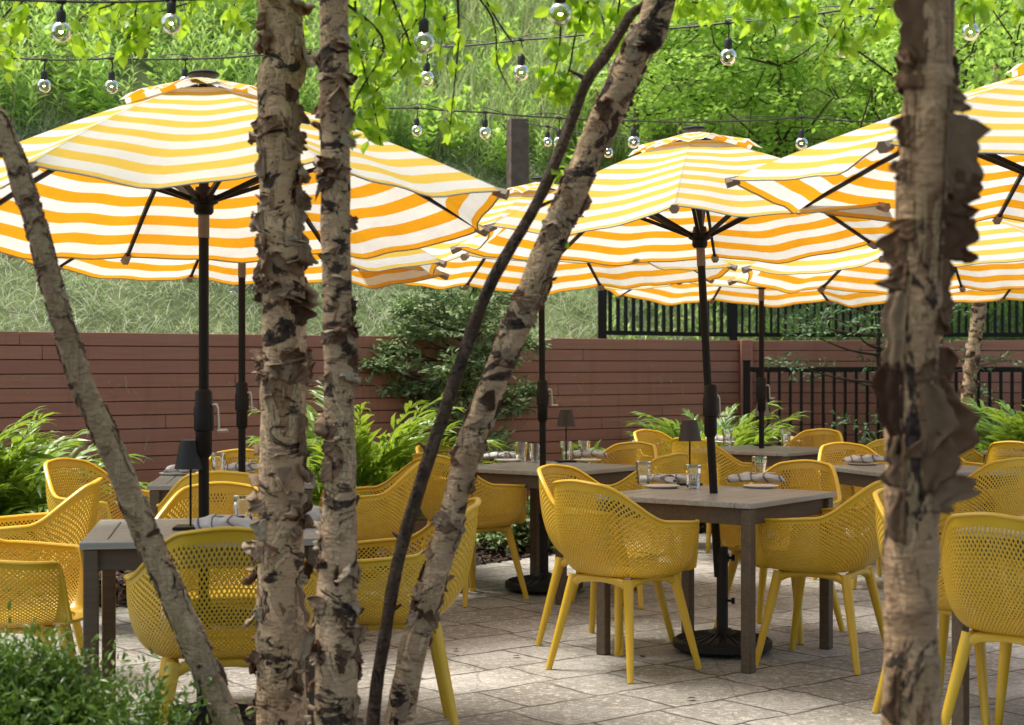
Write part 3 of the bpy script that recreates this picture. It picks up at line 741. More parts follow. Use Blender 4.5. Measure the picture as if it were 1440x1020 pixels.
chairs = [ # x, y, facing deg, label
 (.50, 7.22, 46, 'yellow chair with its back to us at the near corner of the middle lamp table'),
 (.46, 7.86, -36, 'yellow chair half hidden behind the chair at the middle table, its inner back lit'),
 (1.40, 7.40, 150, 'yellow chair side on at the middle table, its back toward the blurred birch'),
 (1.33, 8.17, -126, 'yellow chair behind the middle table, its curved top showing above the folded napkin'),
 (-.24, 9.38, 43, 'yellow chair behind the steep birch trunk with its back to us and open legs'),
 (-.26, 10.02, -38, 'yellow chair by the wall plants, its inner back peeking over the chair before it'),
 (.60, 10.2, -128, 'yellow chair behind the four tumbler table, only its back top above the table edge'),
 (.66, 9.33, 142, 'yellow chair seen from outside between the four tumbler table and the middle table'),
 (1.42, 11.38, 47, 'large yellow chair back behind the dark bronze lamp and leaning pole'),
 (1.24, 12.22, -45, 'small far yellow chair in front of the striped palm'),
 (2.20, 12.35, -128, 'far yellow chair against the railing behind the farthest table'),
 (2.32, 11.33, 138, 'yellow chair seen from outside beside the farthest table and the blurred birch'),
 (2.19, 10.06, -71, 'yellow chair behind the blurred birch table, partly hidden by its napkin'),
 (2.60, 8.98, 107, 'yellow chair with its back to us right of the blurred birch, below the palms'),
 (3.34, 11.42, -30, 'pale yellow chair with lit inner back just in front of the right palms'),
 (3.44, 10.80, 50, 'yellow chair cut by the photo border beside the small dark table corner'),
 (1.74, 6.30, -45, 'yellow chair split by the blurred birch trunk, its rim curving on both sides'),
 (1.80, 5.66, 48, 'largest yellow chair at the lower right corner, round back to us'),
 (-.93, 5.26, 102, 'yellow chair right behind the leaning pale birch and thick birch, back to us'),
 (-.46, 5.98, 187, 'yellow chair facing sideways between the thin birch and the steep birch'),
 (-.80, 8.66, 186, 'yellow chair in front of the bushy palm, its high back edge pointing up'),
 (-2.08, 8.45, -28, 'yellow chair beside the palm with its inner back turned to us'),
 (-2.12, 7.05, 187, 'yellow chair facing out of the photo, its back edge over the table corner'),
 (-1.80, 5.90, 6, 'yellow chair tucked at the table corner above the green shrub, arm panel seen flat'),
 (-1.17, 6.52, -81, 'yellow chair behind the black lamp table, low curved back beside the tumbler'),
 (-1.40, 7.90, 98, 'yellow chair with see through back between the black lamp and the wall table'),
 (-1.54, 9.22, -84, 'yellow chair against the wall behind the second umbrella pole')]
cp = chair_proto(); first = True
for x, y, r, lab in chairs:
    o = cp if first else ctree(cp); first = False
    o.location = (x, y, .0); o.rotation_euler = (0, 0, rad(r)); tag(o, lab, 'chair', 'yellow perforated armchairs round the tables')
umbrella((-1.125, 5.97), rad(-107), 1.13, (rad(-3.6), rad(-2.0)), 1.885, 2.385, 'big striped umbrella over the table by the leaning birch', 1, rad(-15), poleoff=(0, 0))
umbrella((-1.43, 8.66), rad(-66), 1.17, (rad(-1), rad(1)), 1.88, 2.40, 'striped umbrella standing behind, lower, over the wall side table', 2, rad(-20))
umbrella((.19, 9.72), rad(-66), 1.17, (rad(-1.5), rad(0)), 1.90, 2.43, 'striped umbrella seen through the steep birch with its top below the old post', 3, rad(-10), poleoff=(-.02, 0))
umbrella((.985, 7.66), rad(-101), 1.17, (rad(-1.6), rad(-1.8)), 1.955, 2.43, 'striped umbrella in the middle on a slightly leaning pole', 4, rad(20), poleoff=(-.13, 0))
umbrella((1.80, 11.8), rad(-80), 1.19, (rad(-1), rad(1)), 1.88, 2.38, 'farthest striped umbrella, only its low edge seen above the fence', 5, rad(0))
umbrella((2.06, 5.80), rad(-92), 1.28, (rad(-.5), rad(.5)), 2.00, 2.45, 'bright striped umbrella with a sharp corner, cut by the photo border', 6, rad(200), base=True)
umbrella((2.42, 9.55), rad(-70), 1.19, (rad(-1.5), rad(0)), 1.88, 2.38, 'striped umbrella behind the blurred birch, below the bright cut one', 7, rad(90))
umbrella((3.9, 11.5), rad(-85), 1.19, (rad(-1), rad(0)), 1.88, 2.38, 'striped umbrella at the far corner over the fence, edge only in view', 8, rad(90))

# ------------------------------------------------------------------ tableware
def tumbler():
    m = MB(); h = .118
    prof = [(.0, .006), (.026, .006), (.0285, .03), (.033, .07), (.0385, h), (.0405, h), (.0410, h-.003), (.0385, .076), (.0370, .068), (.035, .06), (.0325, .012), (.031, 0), (.0, 0)]
    prof = [(max(r, .0008), z) for r, z in prof]
    m.lathe(prof, 40, closed=False, fl=.05, fn=10); return m.build('tumbler', M['glass'], None, True, 30)
gl = tumbler(); first = True
tum = [(905, 684, 'short glass tumbler at the edge of the middle table beside the rolled napkins'),
 (975, 690, 'short glass tumbler on the middle table before the leaning pole'),
 (1068, 676, 'short glass tumbler on the middle table behind the folded napkin'),
 (733, 651, 'tumbler on the four tumbler table, first from the steep birch'),
 (753, 653, 'tumbler on the four tumbler table, just before the straight pole'),
 (796, 649, 'tumbler on the four tumbler table, right behind the bronze lamp stem'),
 (821, 648, 'tumbler on the four tumbler table, farthest from the birch'),
 (1023, 628, 'tumbler on the farthest table in front of the striped palm'),
 (1105, 627, 'tumbler on the farthest table beside the far railing chair'),
 (307, 669, 'narrow tumbler on the wall table between the two black poles'),
 (343, 744, 'tumbler touching the thick peeling birch on the black lamp table')]
for x, y, lab in tum:
    o = gl if first else ctree(gl); first = False
    o.location = TP(x, y-2); o.rotation_euler = (0, 0, R.uniform(0, 3)); tag(o, lab, 'glass', 'water tumblers on the tables')
def plate():
    m = MB(); m.lathe([(.001, .004), (.07, .004), (.088, .012), (.0895, .011), (.074, 0), (.001, 0)], 40); return m.build('side_plate', M['plate'], None)
pl = plate(); first = True
pls = [(930, 688, 'round plate under the rolled napkin end on the middle table'),
 (1070, 688, 'round plate under the folded napkin on the middle table'),
 (715, 651, 'plate beside the steep birch on the four tumbler table'),
 (826, 651, 'plate under the napkin right of the bronze lamp'),
 (1018, 625, 'plate on the farthest table in front of the palm'),
 (1112, 624, 'plate on the farthest table beside the railing side chair'),
 (1212, 656, 'plate at the near corner of the blurred birch table'),
 (313, 755, 'plate under the napkin on the black lamp table'),
 (436, 742, 'plate between the two upright birch trunks'),
 (247, 670, 'plate at the corner of the wall side table'),
 (335, 668, 'plate behind the second pole on the wall side table')]
for x, y, lab in pls:
    o = pl if first else ctree(pl); first = False
    o.location = TP(x, y-2); tag(o, lab, 'plate', 'side plates on the tables')
def napkin(length, r, seed, name='napkin'):
    rr = random.Random(seed); m = MB(); n = 18; L = 22; vs = []
    for i in range(L+1):
        t = i/L; x = (t-.5)*length
        rad_ = r*(.70+.55*sin(PI*t)**.6)*(1+.06*sin(t*19+seed))
        if i in (0, L): rad_ *= .75
        for k in range(n):
            a = 2*PI*k/n; w = 1+.10*sin(3*a+t*7+seed)+.06*sin(5*a-t*11)
            vs.append((x+.006*cos(a+seed), cos(a)*rad_*1.5*w+.01*sin(t*5+seed), rad_*.9+sin(a)*rad_*.85*w))
    m.add(vs, [(i*n+k, i*n+(k+1) % n, (i+1)*n+(k+1) % n, (i+1)*n+k) for i in range(L) for k in range(n)])
    # sunken spiral ends
    for e in (0, L):
        c = [Vector(v) for v in vs[e*n:(e+1)*n]]; ce = sum(c, Vector())/n; sgn = .012 if e == 0 else -.012
        ring = [(ce+(v-ce)*.6+Vector((sgn, 0, 0))) for v in c]; b = len(m.v); m.v += [tuple(v) for v in ring]
        for k in range(n):
            f = (e*n+k, e*n+(k+1) % n, b+(k+1) % n, b+k); m.f.append(f if e else f[::-1])
        m.f.append(tuple(range(b, b+n)))
    # loose flap laid over the roll
    fl = []; 
    for i in range(9):
        for k in range(7):
            t = i/8; a = -.2+k/6*2.2; rr_ = r*1.42*(1+.05*sin(t*9)); fl.append(((t-.5)*length*.55+.02*k/6, cos(a)*rr_*1.28, r*.95+sin(a)*rr_*.80+.002))
    m.add(fl, [(i*7+k, i*7+k+1, i*7+7+k+1, i*7+7+k) for i in range(8) for k in range(6)])
    return m.build(name, M['napkin'], None, True, 60)
naps = [(938, 680, .30, .021, 12, 0, 'grey napkin roll lying behind the plate with the rolled end, middle table'),
 (932, 684, .17, .022, -55, .012, 'napkin roll on the middle table with its dark striped end toward us'),
 (1063, 684, .29, .026, 5, .012, 'folded grey napkin across a plate on the middle table'),
 (706, 647, .24, .022, 10, .0, 'grey napkin roll touching the steep birch on the four tumbler table'),
 (710, 649, .13, .020, -80, .012, 'napkin roll pointing at us on the four tumbler table'),
 (824, 648, .28, .024, 3, .012, 'grey napkin roll beside the bronze lamp base'),
 (1012, 624, .22, .022, 4, .012, 'napkin roll on the farthest table before the palm'),
 (1108, 623, .16, .022, -70, .012, 'napkin roll end beside the tumbler by the railing side chair'),
 (1216, 655, .26, .024, 8, .012, 'napkin roll on the corner of the blurred birch table'),
 (316, 753, .21, .030, 4, .012, 'thick napkin beside the lamp base on the black lamp table'),
 (438, 741, .20, .030, 8, .012, 'crumpled napkin between the two upright birch trunks'),
 (256, 669, .19, .024, 6, .012, 'napkin at the corner of the wall side table'),
 (342, 667, .20, .024, 5, .012, 'napkin behind the second pole on the wall side table'),
 (1440, 637, .14, .030, 10, .0, 'napkin on the small dark table corner at the photo border')]
for x, y, L, r, a, dz, lab in naps:
    o = napkin(L, r*.86, int(x)); p = TP(x, y-2); p.z += dz; o.location = p; o.rotation_euler = (0, 0, rad(a)); tag(o, lab, 'napkin', 'rolled napkins on the tables')
def lamp(x, y, mat, lab, ht=.325, sc=1):
    p = TP(x, y-2); root = empty('table_lamp', p, rad(R.uniform(0, 40))); tag(root, lab, 'lamp', 'cordless lamps on the tables')
    m = MB(); m.cbox((0, 0, .006), (.115, .115, .012), .003); m.build('base', M['black'], root)
    m = MB(); m.tube([(0, 0, .012), (0, 0, ht-.055)], .0042, 10); m.build('stem', M['black'], root)
    m = MB(); m.lathe([(.058, ht-.105), (.0375, ht), (.0355, ht), (.001, ht-.003), (.001, ht-.006), (.035, ht-.004), (.0555, ht-.105)], 36); m.build('lamp_shade', mat, root)
lamp(268, 746, M['shade_dark'], 'black table lamp between the leaning birch and the first pole')
lamp(796, 652, M['shade'], 'bronze table lamp beside the straight pole on the four tumbler table')
lamp(970, 684, M['shade'], 'dark bronze table lamp left of the leaning pole on the middle table')
lamp(1072, 629, M['shade_pale'], 'pale table lamp on the farthest table in front of its pole')
m = MB(); m.cbox((0, 0, .006), (.115, .115, .012), .003)
lamp(1318, 659, M['shade'], 'table lamp mostly hidden behind the blurred birch trunk')
# ------------------------------------------------------------------ birches
def path_interp(pts, n):
    pts = [Vector(p) for p in pts]; out = []; m = len(pts)-1
    for i in range(n+1):
        t = i/n*m; k = min(int(t), m-1); f = t-k
        p0, p1, p2, p3 = pts[max(k-1, 0)], pts[k], pts[k+1], pts[min(k+2, m)]
        out.append(.5*((2*p1)+(-p0+p2)*f+(2*p0-5*p1+4*p2-p3)*f*f+(-p0+3*p1-3*p2+p3)*f**3))
    return out
def trunk_mesh(pts, rads, seg=160, n=28, rough=.05, seed=0, name='trunk', mat=None, parent=None):
    rr = random.Random(seed); path = path_interp(pts, seg); vs = []; ph = [rr.uniform(0, 6) for _ in range(8)]
    knots = [(rr.uniform(0, seg), rr.uniform(0, 6.28), rr.uniform(.06, .20)) for _ in range(14)]
    u = Vector((1, 0, 0)); rl = []
    for i, p in enumerate(path):
        t = (path[min(i+1, seg)]-path[max(i-1, 0)]).normalized(); u = (u-t*u.dot(t)).normalized(); w = t.cross(u)
        q = i/seg*(len(rads)-1); k = min(int(q), len(rads)-2); r = rads[k]*(1-(q-k))+rads[k+1]*(q-k); rl.append((p, u.copy(), w.copy(), r))
        for j in range(n):
            a = 2*PI*j/n
            d = 1+rough*(.5*sin(a*2+i*.07+ph[0])+.3*sin(a*5+i*.16+ph[1])+.3*sin(a*3-i*.31+ph[2])+.22*sin(a*9+i*.9+ph[3])+.25*sin(i*.5+ph[4])+rr.uniform(-.25, .25))
            for ki, ka, kh in knots:
                di = (i-ki)/4.0; da = (a-ka+PI) % (2*PI)-PI
                if abs(di) < 3: d += kh*math.exp(-di*di-(da/.5)**2)
            vs.append(p+(u*cos(a)+w*sin(a))*r*d)
    m = MB(); m.add(vs, [(i*n+k, i*n+(k+1) % n, (i+1)*n+(k+1) % n, (i+1)*n+k) for i in range(seg) for k in range(n)]); m.f += [tuple(range(n-1, -1, -1)), tuple(seg*n+k for k in range(n))]
    return m.build(name, mat, parent, True, 80), rl
def flakes(rl, count, seed, size=(.02, .05), hgt=(.02, .06), curl=(.6, 2.2), bands=None, parent=None, side=None, lift=.0, big=None, name='peeling_bark', fm='flake'):
    """sheets of bark fixed along one upright edge, wrapping the trunk and curling off it"""
    rr = random.Random(seed); vs, fs = [], []; cum = [0.]
    for k in range(1, len(rl)): cum.append(cum[-1]+(rl[k][0]-rl[k-1][0]).length)
    def one(i, a, wd, ht, cu, dirn, droop=0., psi=None, straight=False):
        p, u, w, r = rl[i]; t = (rl[min(i+1, len(rl)-1)][0]-rl[max(i-1, 0)][0]).normalized()
        nx_, nz_ = 8, 11; b = len(vs); ph = rr.uniform(0, 6); ph2 = rr.uniform(0, 6)
        if psi is None: psi = rr.choice((0, 0, .5, -.5, -1.2, 1.2, 1.5)) + rr.uniform(-.3, .3)
        cp, sp_ = cos(psi), sin(psi); hold = rr.uniform(.10, .40); tw = rr.uniform(-.7, .7); drag = rr.uniform(0, .25)
        for e in range(nz_+1):
            h = (e/nz_-.5)*ht; x, y = 0., 0.; step = wd/nx_; ee = e/nz_
            edge_ = (1+.26*sin(ee*5+ph)+.12*sin(ee*12+ph2)+rr.uniform(-.11, .11))*sin(PI*(ee*.88+.06))**.35; k2 = cu*(1+.35*sin(ee*4+ph2)+tw*(ee-.5))
            for f in range(nx_+1):
                fr = f/nx_; hh = h*(1-.12*fr*(.5+.5*sin(ph)))+.02*ht*fr*sin(f*2.3+ph2)
                tn = (y*cp-hh*sp_)*dirn; up_ = y*sp_+hh*cp-drag*x-droop*.3*fr*fr*wd
                aa = a+tn/(r*1.03); rad_ = r*1.02+.0012+x+.0016*sin(e*1.7+f+ph)
                al = min(max(cum[i]+up_, 0), cum[-1]*.9999); qi = min(max(bisect.bisect_right(cum, al)-1, 0), len(rl)-2); pc = rl[qi][0].lerp(rl[qi+1][0], (al-cum[qi])/max(cum[qi+1]-cum[qi], 1e-6))
                if x > r*.4 or straight: # far from the trunk: keep going straight along the last tangent
                    a0 = a+(tn*.5)/(r*1.03); rd = u*cos(a0)+w*sin(a0); tg_ = -u*sin(a0)+w*cos(a0); 
                    if straight: a0 = a; rd = u*cos(a0)+w*sin(a0); tg_ = -u*sin(a0)+w*cos(a0); vs.append(pc+rd*(rad_+.004*sin(f*1.3+ph))+tg_*tn)
                    else: vs.append(pc+rd*rad_*.98+tg_*tn*.42)
                else: vs.append(pc+(u*cos(aa)+w*sin(aa))*rad_)
                bend = max(0, fr-hold)/(1-hold)*k2; x += step*edge_*sin(bend); y += step*edge_*cos(bend)
        W = nx_+1
        for e in range(nz_):
            for f in range(nx_): q = b+e*W+f; fs.append((q, q+1, q+W+1, q+W))
    n = len(rl)
    for _ in range(count):
        if bands and rr.random() < .86:
            c, hw = rr.choice(bands); i = int(min(max(rr.gauss(c, hw)*n, 1), n-2))
        else: i = rr.randint(1, n-2)
        a = rr.uniform(0, 2*PI) if side is None else rr.gauss(side[0], side[1])
        one(i, a, rr.uniform(*size), rr.uniform(*hgt), rr.uniform(*curl), rr.choice((-1, 1)), rr.uniform(-.3, .5))
    for g in (big or []): one(*g)
    m = MB(); m.add(vs, fs); o = m.build(name, M[fm], parent, True, 60)
    sol = o.modifiers.new('thick', 'SOLIDIFY'); sol.thickness = .0012; return o
def crown(name, twigs_paths, leaf_pos, leaf_n, parent, lsize=(.04, .062), extra=None, mat='birchleaf', droop=.6):
    pass
def leafcloud(pos, size, mat, parent, name='leaves', T=LEAF2, downish=.7):
    n = len(pos); d = NR.normal(size=(n, 3)); d[:, 2] = -np.abs(d[:, 2])*downish-downish*.6
    up = NR.normal(size=(n, 3))+[0, 0, .9]
    s_ = NR.uniform(size[0], size[1], n)
    V, F = scatter(T[0], T[1], pos, frames(d, up), s_)
    return npmesh(name, V, F, M[mat], parent)
def twig_with_leaves(pathpts, nl, spread, rr, out_t, out_l, r0=.004, side=4):
    """a drooping twig; leaves on short side shoots"""
    path = path_interp(pathpts, 14); out_t.tube(path, [r0*(1-.8*i/14)+.0006 for i in range(15)], 5)
    for _ in range(side):
        k = rr.randint(2, 13); p = path[k]; d = Vector((rr.uniform(-1, 1), rr.uniform(-1, 1), rr.uniform(-1.1, .2))).normalized()*spread*rr.uniform(.6, 1.6)
        q = [p, p+d*.5+Vector((0, 0, .01)), p+d+Vector((0, 0, -.3*d.length))]; out_t.tube(q, [.0018, .0013, .0007], 4)
        for e in range(rr.randint(2, 5)): f = rr.uniform(.3, 1); out_l.append(tuple(q[0].lerp(q[2], f)+Vector([rr.gauss(0, .006) for _ in range(3)])))
    for _ in range(nl):
        f = rr.random()**.8; p = path[int(f*14)]; out_l.append(tuple(p+Vector([rr.gauss(0, spread*.35) for _ in range(3)])))
def overhead(center, radius, nclump, per, rr):
    out = []
    for _ in range(nclump):
        c = Vector(center)+Vector((rr.gauss(0, radius[0]), rr.gauss(0, radius[1]), rr.gauss(0, radius[2])))
        c.z = max(c.z, 2.75+max(0, (c.y-4.2))*.24+.12)
        for _ in range(per): out.append((c.x+rr.gauss(0, .16), c.y+rr.gauss(0, .16), max(c.z+rr.gauss(0, .12), 1.36+.226*(c.y+.5)+.15)))
    return out
def limbs(base, targets, r0, parent, rr, mat):
    for t in targets:
        b = Vector(base); t = Vector(t); mid = b.lerp(t, .5)+Vector((0, 0, .25))
        m = MB(); m.tube(path_interp([b, mid, t], 12), [r0*(1-.75*i/12) for i in range(13)], 8); m.build('branch', mat, parent)

def birch(label, px, rads, mat, nfl, seed, bands=None, size=(.02, .05), hgt=(.02, .06), side=None, big=None, curl=(.9, 3.3), rough=.05, top=None, extra=None, foot=None, limb=None, leafmat='birchleaf'):
    pts = [P(*q) for q in px]
    ft = Vector(foot) if foot else Vector((pts[-1].x+(pts[-1].x-pts[-2].x)*.6, pts[-1].y, -.02))
    tp_ = Vector(top); allp = [ft]+pts[::-1]+[tp_]
    root = empty('birch_tree', (ft.x, ft.y, 0)); tag(root, label, 'tree', 'peeling river birches framing the terrace')
    off = Vector((ft.x, ft.y, 0)); allp = [p-off for p in allp]
    # resample so that control points are spread evenly enough
    o, rl = trunk_mesh(allp, rads, 190, 28, rough, seed, 'trunk', mat, root)
    if isinstance(bands, str):
        rows = {'ROWS': [(30, 25), (60, 20), (180, 25), (205, 20), (280, 22), (335, 22), (375, 20), (405, 12), (500, 14), (520, 12), (535, 8), (640, 18), (700, 22), (760, 25), (790, 25), (815, 15), (950, 8), (1000, 20)],
                'ROWS2': [(30, 20), (110, 16), (150, 14), (200, 20), (240, 14), (310, 10), (370, 12), (430, 20), (470, 8), (520, 14), (600, 14), (650, 14), (700, 16), (750, 16), (800, 14), (860, 16), (900, 20), (940, 25), (990, 25)]}[bands]
        s_ = px[0][2]; bands = []
        for y, hw in rows:
            zz = CH-(y-HZ)/s_; k = min(range(len(rl)), key=lambda i: abs(rl[i][0].z-zz)); bands.append((k/len(rl), hw/s_/abs(rl[-1][0].z)))
    if big == 'B1':
        rb = random.Random(12); big = []
        for (y, wd, ht, aa, dr, cu) in ((190, .05, .07, -1.0, 1, .3), (130, .035, .05, -1.1, 1, .8), (210, .04, .06, -1.3, 1, .9), (320, .04, .09, -.9, 1, .3), (230, .03, .09, -2.1, -1, .5), (60, .03, .04, -2.0, -1, .8), (350, .035, .10, -.7, 1, .4), (430, .045, .05, -1.2, 1, .5), (445, .05, .06, -1.0, 1, .4), (520, .045, .06, -1.2, 1, .4), (610, .03, .12, -.7, 1, .3), (600, .022, .07, -.8, 1, .9), (780, .05, .05, -2.2, -1, .8), (850, .045, .12, -.8, 1, .3), (900, .05, .09, -.8, 1, .6), (740, .04, .06, -2.1, -1, .6), (400, .04, .05, -2.2, -1, .6), (310, .03, .06, -2.3, -1, .6), (960, .03, .06, -.9, 1, .7), (860, .03, .04, -2.2, -1, .9)):
            k = min(range(len(rl)), key=lambda i: abs(rl[i][0].z-(CH-(y-HZ)/px[0][2]))); big.append((k, aa, wd, ht, cu, dr, .3, 0., True))
    if nfl or big: flakes(rl, nfl, seed+5, size, hgt, curl, bands, o, side, big=big, fm='flake_backlit' if seed == 71 else 'flake')
    for k, (cnt, sz, hg, cv, sd_) in enumerate(extra or []): flakes(rl, cnt, seed+20+k, sz, hg, cv, None, o, sd_)
    rr = random.Random(seed+9)
    if limb:
        limbs(allp[-1]-Vector((0, 0, .5)), [Vector(t)-off for t in limb], rads[-1]*.8, root, rr, mat)
    return root, off, rl
def add_crown(root, off, over, twigs, rr, mat='birchleaf', size=(.034, .056)):
    tm, lv = MB(), []
    for t in twigs:
        pth, nl, sp = t[0], t[1], t[2]; pts = [P(*q)-off for q in pth]; twig_with_leaves(pts, int(nl*.85), sp, rr, tm, lv, .0038, t[3] if len(t) > 3 else 6)
    if tm.v: tm.build('twigs', M['twig'], root)
    lv = np.array(lv) if lv else np.zeros((0, 3))
    if over:
        ov = np.array([p for c in over for p in overhead(*c, rr)])-np.array(off); lv = np.concatenate([lv, ov])
    leafcloud(lv, size, mat, root, 'crown')

# B1 thick upright
r1 = .062
root, off, rl = birch('thickest upright birch trunk with shaggy peeling rings', [(389, -20, 510), (391, 120, 510), (394, 300, 510), (399, 420, 510), (400, 560, 510), (396, 700, 510), (394, 850, 510), (396, 1040, 510)],
    [.073, .069, .066, .062, .061, .058, .058, .058, .056, .05], M['bark'], 150, 21,
    'ROWS', (.028, .080), (.025, .080), top=(-2.9+0, 4.6, 4.6) if 0 else (-2.925*.99, 4.51, 4.4) if 0 else (-.95, 4.4, 4.3),
    foot=(-.63, 4.51, -.02), big='B1', limb=[(-1.9, 4.9, 4.0), (-.2, 5.0, 4.6), (-1.3, 3.6, 4.8)])
add_crown(root, off, [((-1.3, 4.3, 4.0), (.9, .9, .6), 60, 34), ((-1.6, 1.6, 3.0), (1.0, .9, .5), 70, 30)],  # second clump: unseen leaves above the camera, added to cut sky light
  [([(370, -60, 520), (300, -10, 505), (240, 12, 500), (200, 22, 498)], 26, .05), ([(340, -50, 520), (330, 5, 500), (322, 30, 498)], 16, .04),
   ([(240, -60, 510), (170, 0, 490), (120, 20, 480), (100, 50, 478)], 26, .05), ([(200, -60, 520), (190, 20, 500), (182, 55, 500)], 18, .04),
   ([(120, -60, 500), (40, -10, 480), (0, 30, 470), (-20, 60, 465)], 22, .05), ([(60, -60, 500), (20, 30, 470), (12, 90, 468)], 20, .04), ([(430, -60, 480), (415, 0, 470), (420, 25, 470)], 14, .035),
   ([(300, -60, 520), (260, -10, 505), (205, -5, 495), (150, -12, 490)], 26, .06)], random.Random(3))
# B2 second upright
root, off, rl = birch('second upright birch trunk just right of the thickest one, narrower', [(469, -20, 540), (470, 120, 540), (472, 300, 540), (474, 420, 540), (477, 560, 540), (478, 700, 540), (474, 850, 540), (470, 1040, 540)],
    [.062, .058, .053, .041, .039, .039, .038, .037, .037, .034], M['bark2'], 150, 33,
    'ROWS2', (.020, .055), (.018, .060), top=(-.5, 4.25, 4.4), foot=(-.5, 4.27, -.02), limb=[(.1, 4.4, 4.4), (-.8, 3.5, 4.6)])
add_crown(root, off, [((-.3, 4.0, 4.1), (.8, .8, .6), 50, 32), ((-.2, 1.0, 3.0), (1.0, .9, .5), 70, 30)],  # second clump is out of view, added to block sky from the camera side
  [([(520, -70, 520), (560, 20, 515), (575, 80, 510), (520, 135, 505), (490, 150, 505)], 34, .05, 9), ([(540, -60, 520), (530, 40, 510), (505, 110, 505)], 30, .05, 8),
   ([(600, -60, 520), (590, 20, 500), (560, 60, 500), (545, 120, 500)], 34, .05, 8), ([(640, -60, 520), (645, 40, 500), (640, 110, 500), (632, 185, 500)], 20, .035, 5),
   ([(500, -60, 530), (500, 40, 520), (510, 90, 515), (530, 170, 510), (535, 205, 510)], 34, .045, 8), ([(560, -60, 520), (620, 10, 510), (625, 60, 505)], 22, .05, 6),
   ([(620, -60, 520), (690, 20, 500), (700, 90, 500), (720, 130, 500)], 3, .02, 2), ([(640, -80, 520), (700, 30, 500), (745, 90, 500)], 3, .02, 2), ([(480, 0, 530), (540, 60, 520), (500, 140, 520), (495, 190, 515)], 24, .04, 6)], random.Random(4))
# B3 leaning left
root, off, rl = birch('slim smooth birch leaning away to the photo edge over the green shrub', [(-60, 60, 560), (4, 185, 560), (42, 290, 558), (78, 420, 555), (112, 530, 552), (160, 640, 550), (205, 750, 548), (262, 880, 546), (318, 1010, 545)],
    [.038, .035, .034, .032, .031, .030, .027, .026, .025, .024, .022], M['bark3'], 70, 41, [(.16, .03), (.1, .03), (.62, .02), (.7, .01)], (.010, .022), (.02, .045), top=(-1.75, 4.0, 3.2), foot=(-.55, 4.22, -.02), rough=.05, curl=(.3, 1.0), extra=[(90, (.006, .016), (.03, .09), (.3, 1.2), (.1, .3)), (90, (.006, .016), (.03, .09), (.3, 1.2), (3.1, .3))])
add_crown(root, off, [((-2.1, 4.2, 3.6), (.6, .7, .5), 34, 30)], [([(-40, -20, 520), (0, 50, 500), (20, 85, 498)], 20, .04)], random.Random(5))
# B4 leaning right thick
root, off, rl = birch('rough birch trunk rising steeply to the upper right', [(935, -30, 540), (905, 50, 538), (858, 150, 535), (812, 255, 532), (760, 380, 530), (705, 510, 528), (658, 640, 526), (618, 790, 524), (590, 880, 522), (562, 1010, 520)],
    [.048, .037, .036, .0355, .0355, .0355, .036, .037, .039, .040, .042, .038], M['bark2'], 150, 55, [(.2, .03), (.3, .03), (.38, .02), (.5, .02), (.6, .02), (.72, .02), (.8, .03)], (.014, .042), (.02, .08), top=(.75, 4.3, 3.9), foot=(-.36, 4.45, -.02), rough=.09, curl=(.3, 1.3), limb=[(1.4, 4.6, 4.0), (.2, 3.6, 4.5)])
add_crown(root, off, [((.7, 4.1, 4.1), (.8, .8, .6), 60, 32)],
  [([(800, -60, 520), (790, 20, 510), (785, 80, 505), (770, 135, 505)], 40, .05, 10), ([(860, -60, 520), (815, 30, 510), (800, 100, 505), (785, 130, 505)], 34, .05, 10),
   ([(940, -60, 530), (960, -10, 520), (1000, 15, 510)], 26, .05, 7), ([(760, -70, 520), (840, 10, 510), (850, 60, 505)], 26, .05, 7), ([(880, -60, 520), (870, 10, 510), (862, 70, 508)], 22, .045, 6),
   ([(800, 240, 530), (788, 238, 525), (782, 250, 522)], 5, .015, 1), ([(790, 330, 528), (797, 345, 526)], 3, .01, 1)], random.Random(6))
# B5 thin dark
root, off, rl = birch('thin dark bare stem leaning beside the rough steep birch', [(935, -60, 525), (885, 25, 525), (850, 80, 525), (825, 115, 525), (800, 180, 525), (755, 285, 525), (690, 400, 524), (652, 500, 523), (618, 600, 522), (585, 700, 521), (558, 800, 520), (540, 900, 520), (525, 1010, 520)],
    [.020, .0185, .018, .0175, .017, .0168, .0165, .016, .0155, .015, .0145, .014, .0125, .010, .009], M['barkdark'], 0, 61, top=(.62, 4.4, 3.3), foot=(-.40, 4.40, -.02), rough=.13)
for (y, L, sg) in ((300, .05, 1), (115, .035, -1), (480, .02, 1), (640, .018, -1), (870, .02, 1), (760, .014, -1)):
    k = min(range(len(rl)), key=lambda i: abs(rl[i][0].z-(CH-(y-HZ)/525))); q = rl[k][0]; mm = MB(); mm.tube([q, q+Vector((sg*.016, 0, .012)), q+Vector((sg*(.016+L), 0, .02+L*.3))], [.010, .006, .003], 7); mm.build('twig_stub', M['barkdark'], root)
add_crown(root, off, [((.9, 4.5, 3.9), (.4, .4, .4), 12, 30)], [([(935, -60, 525), (1040, -20, 520), (1100, 10, 515)], 26, .05, 6)], random.Random(8))
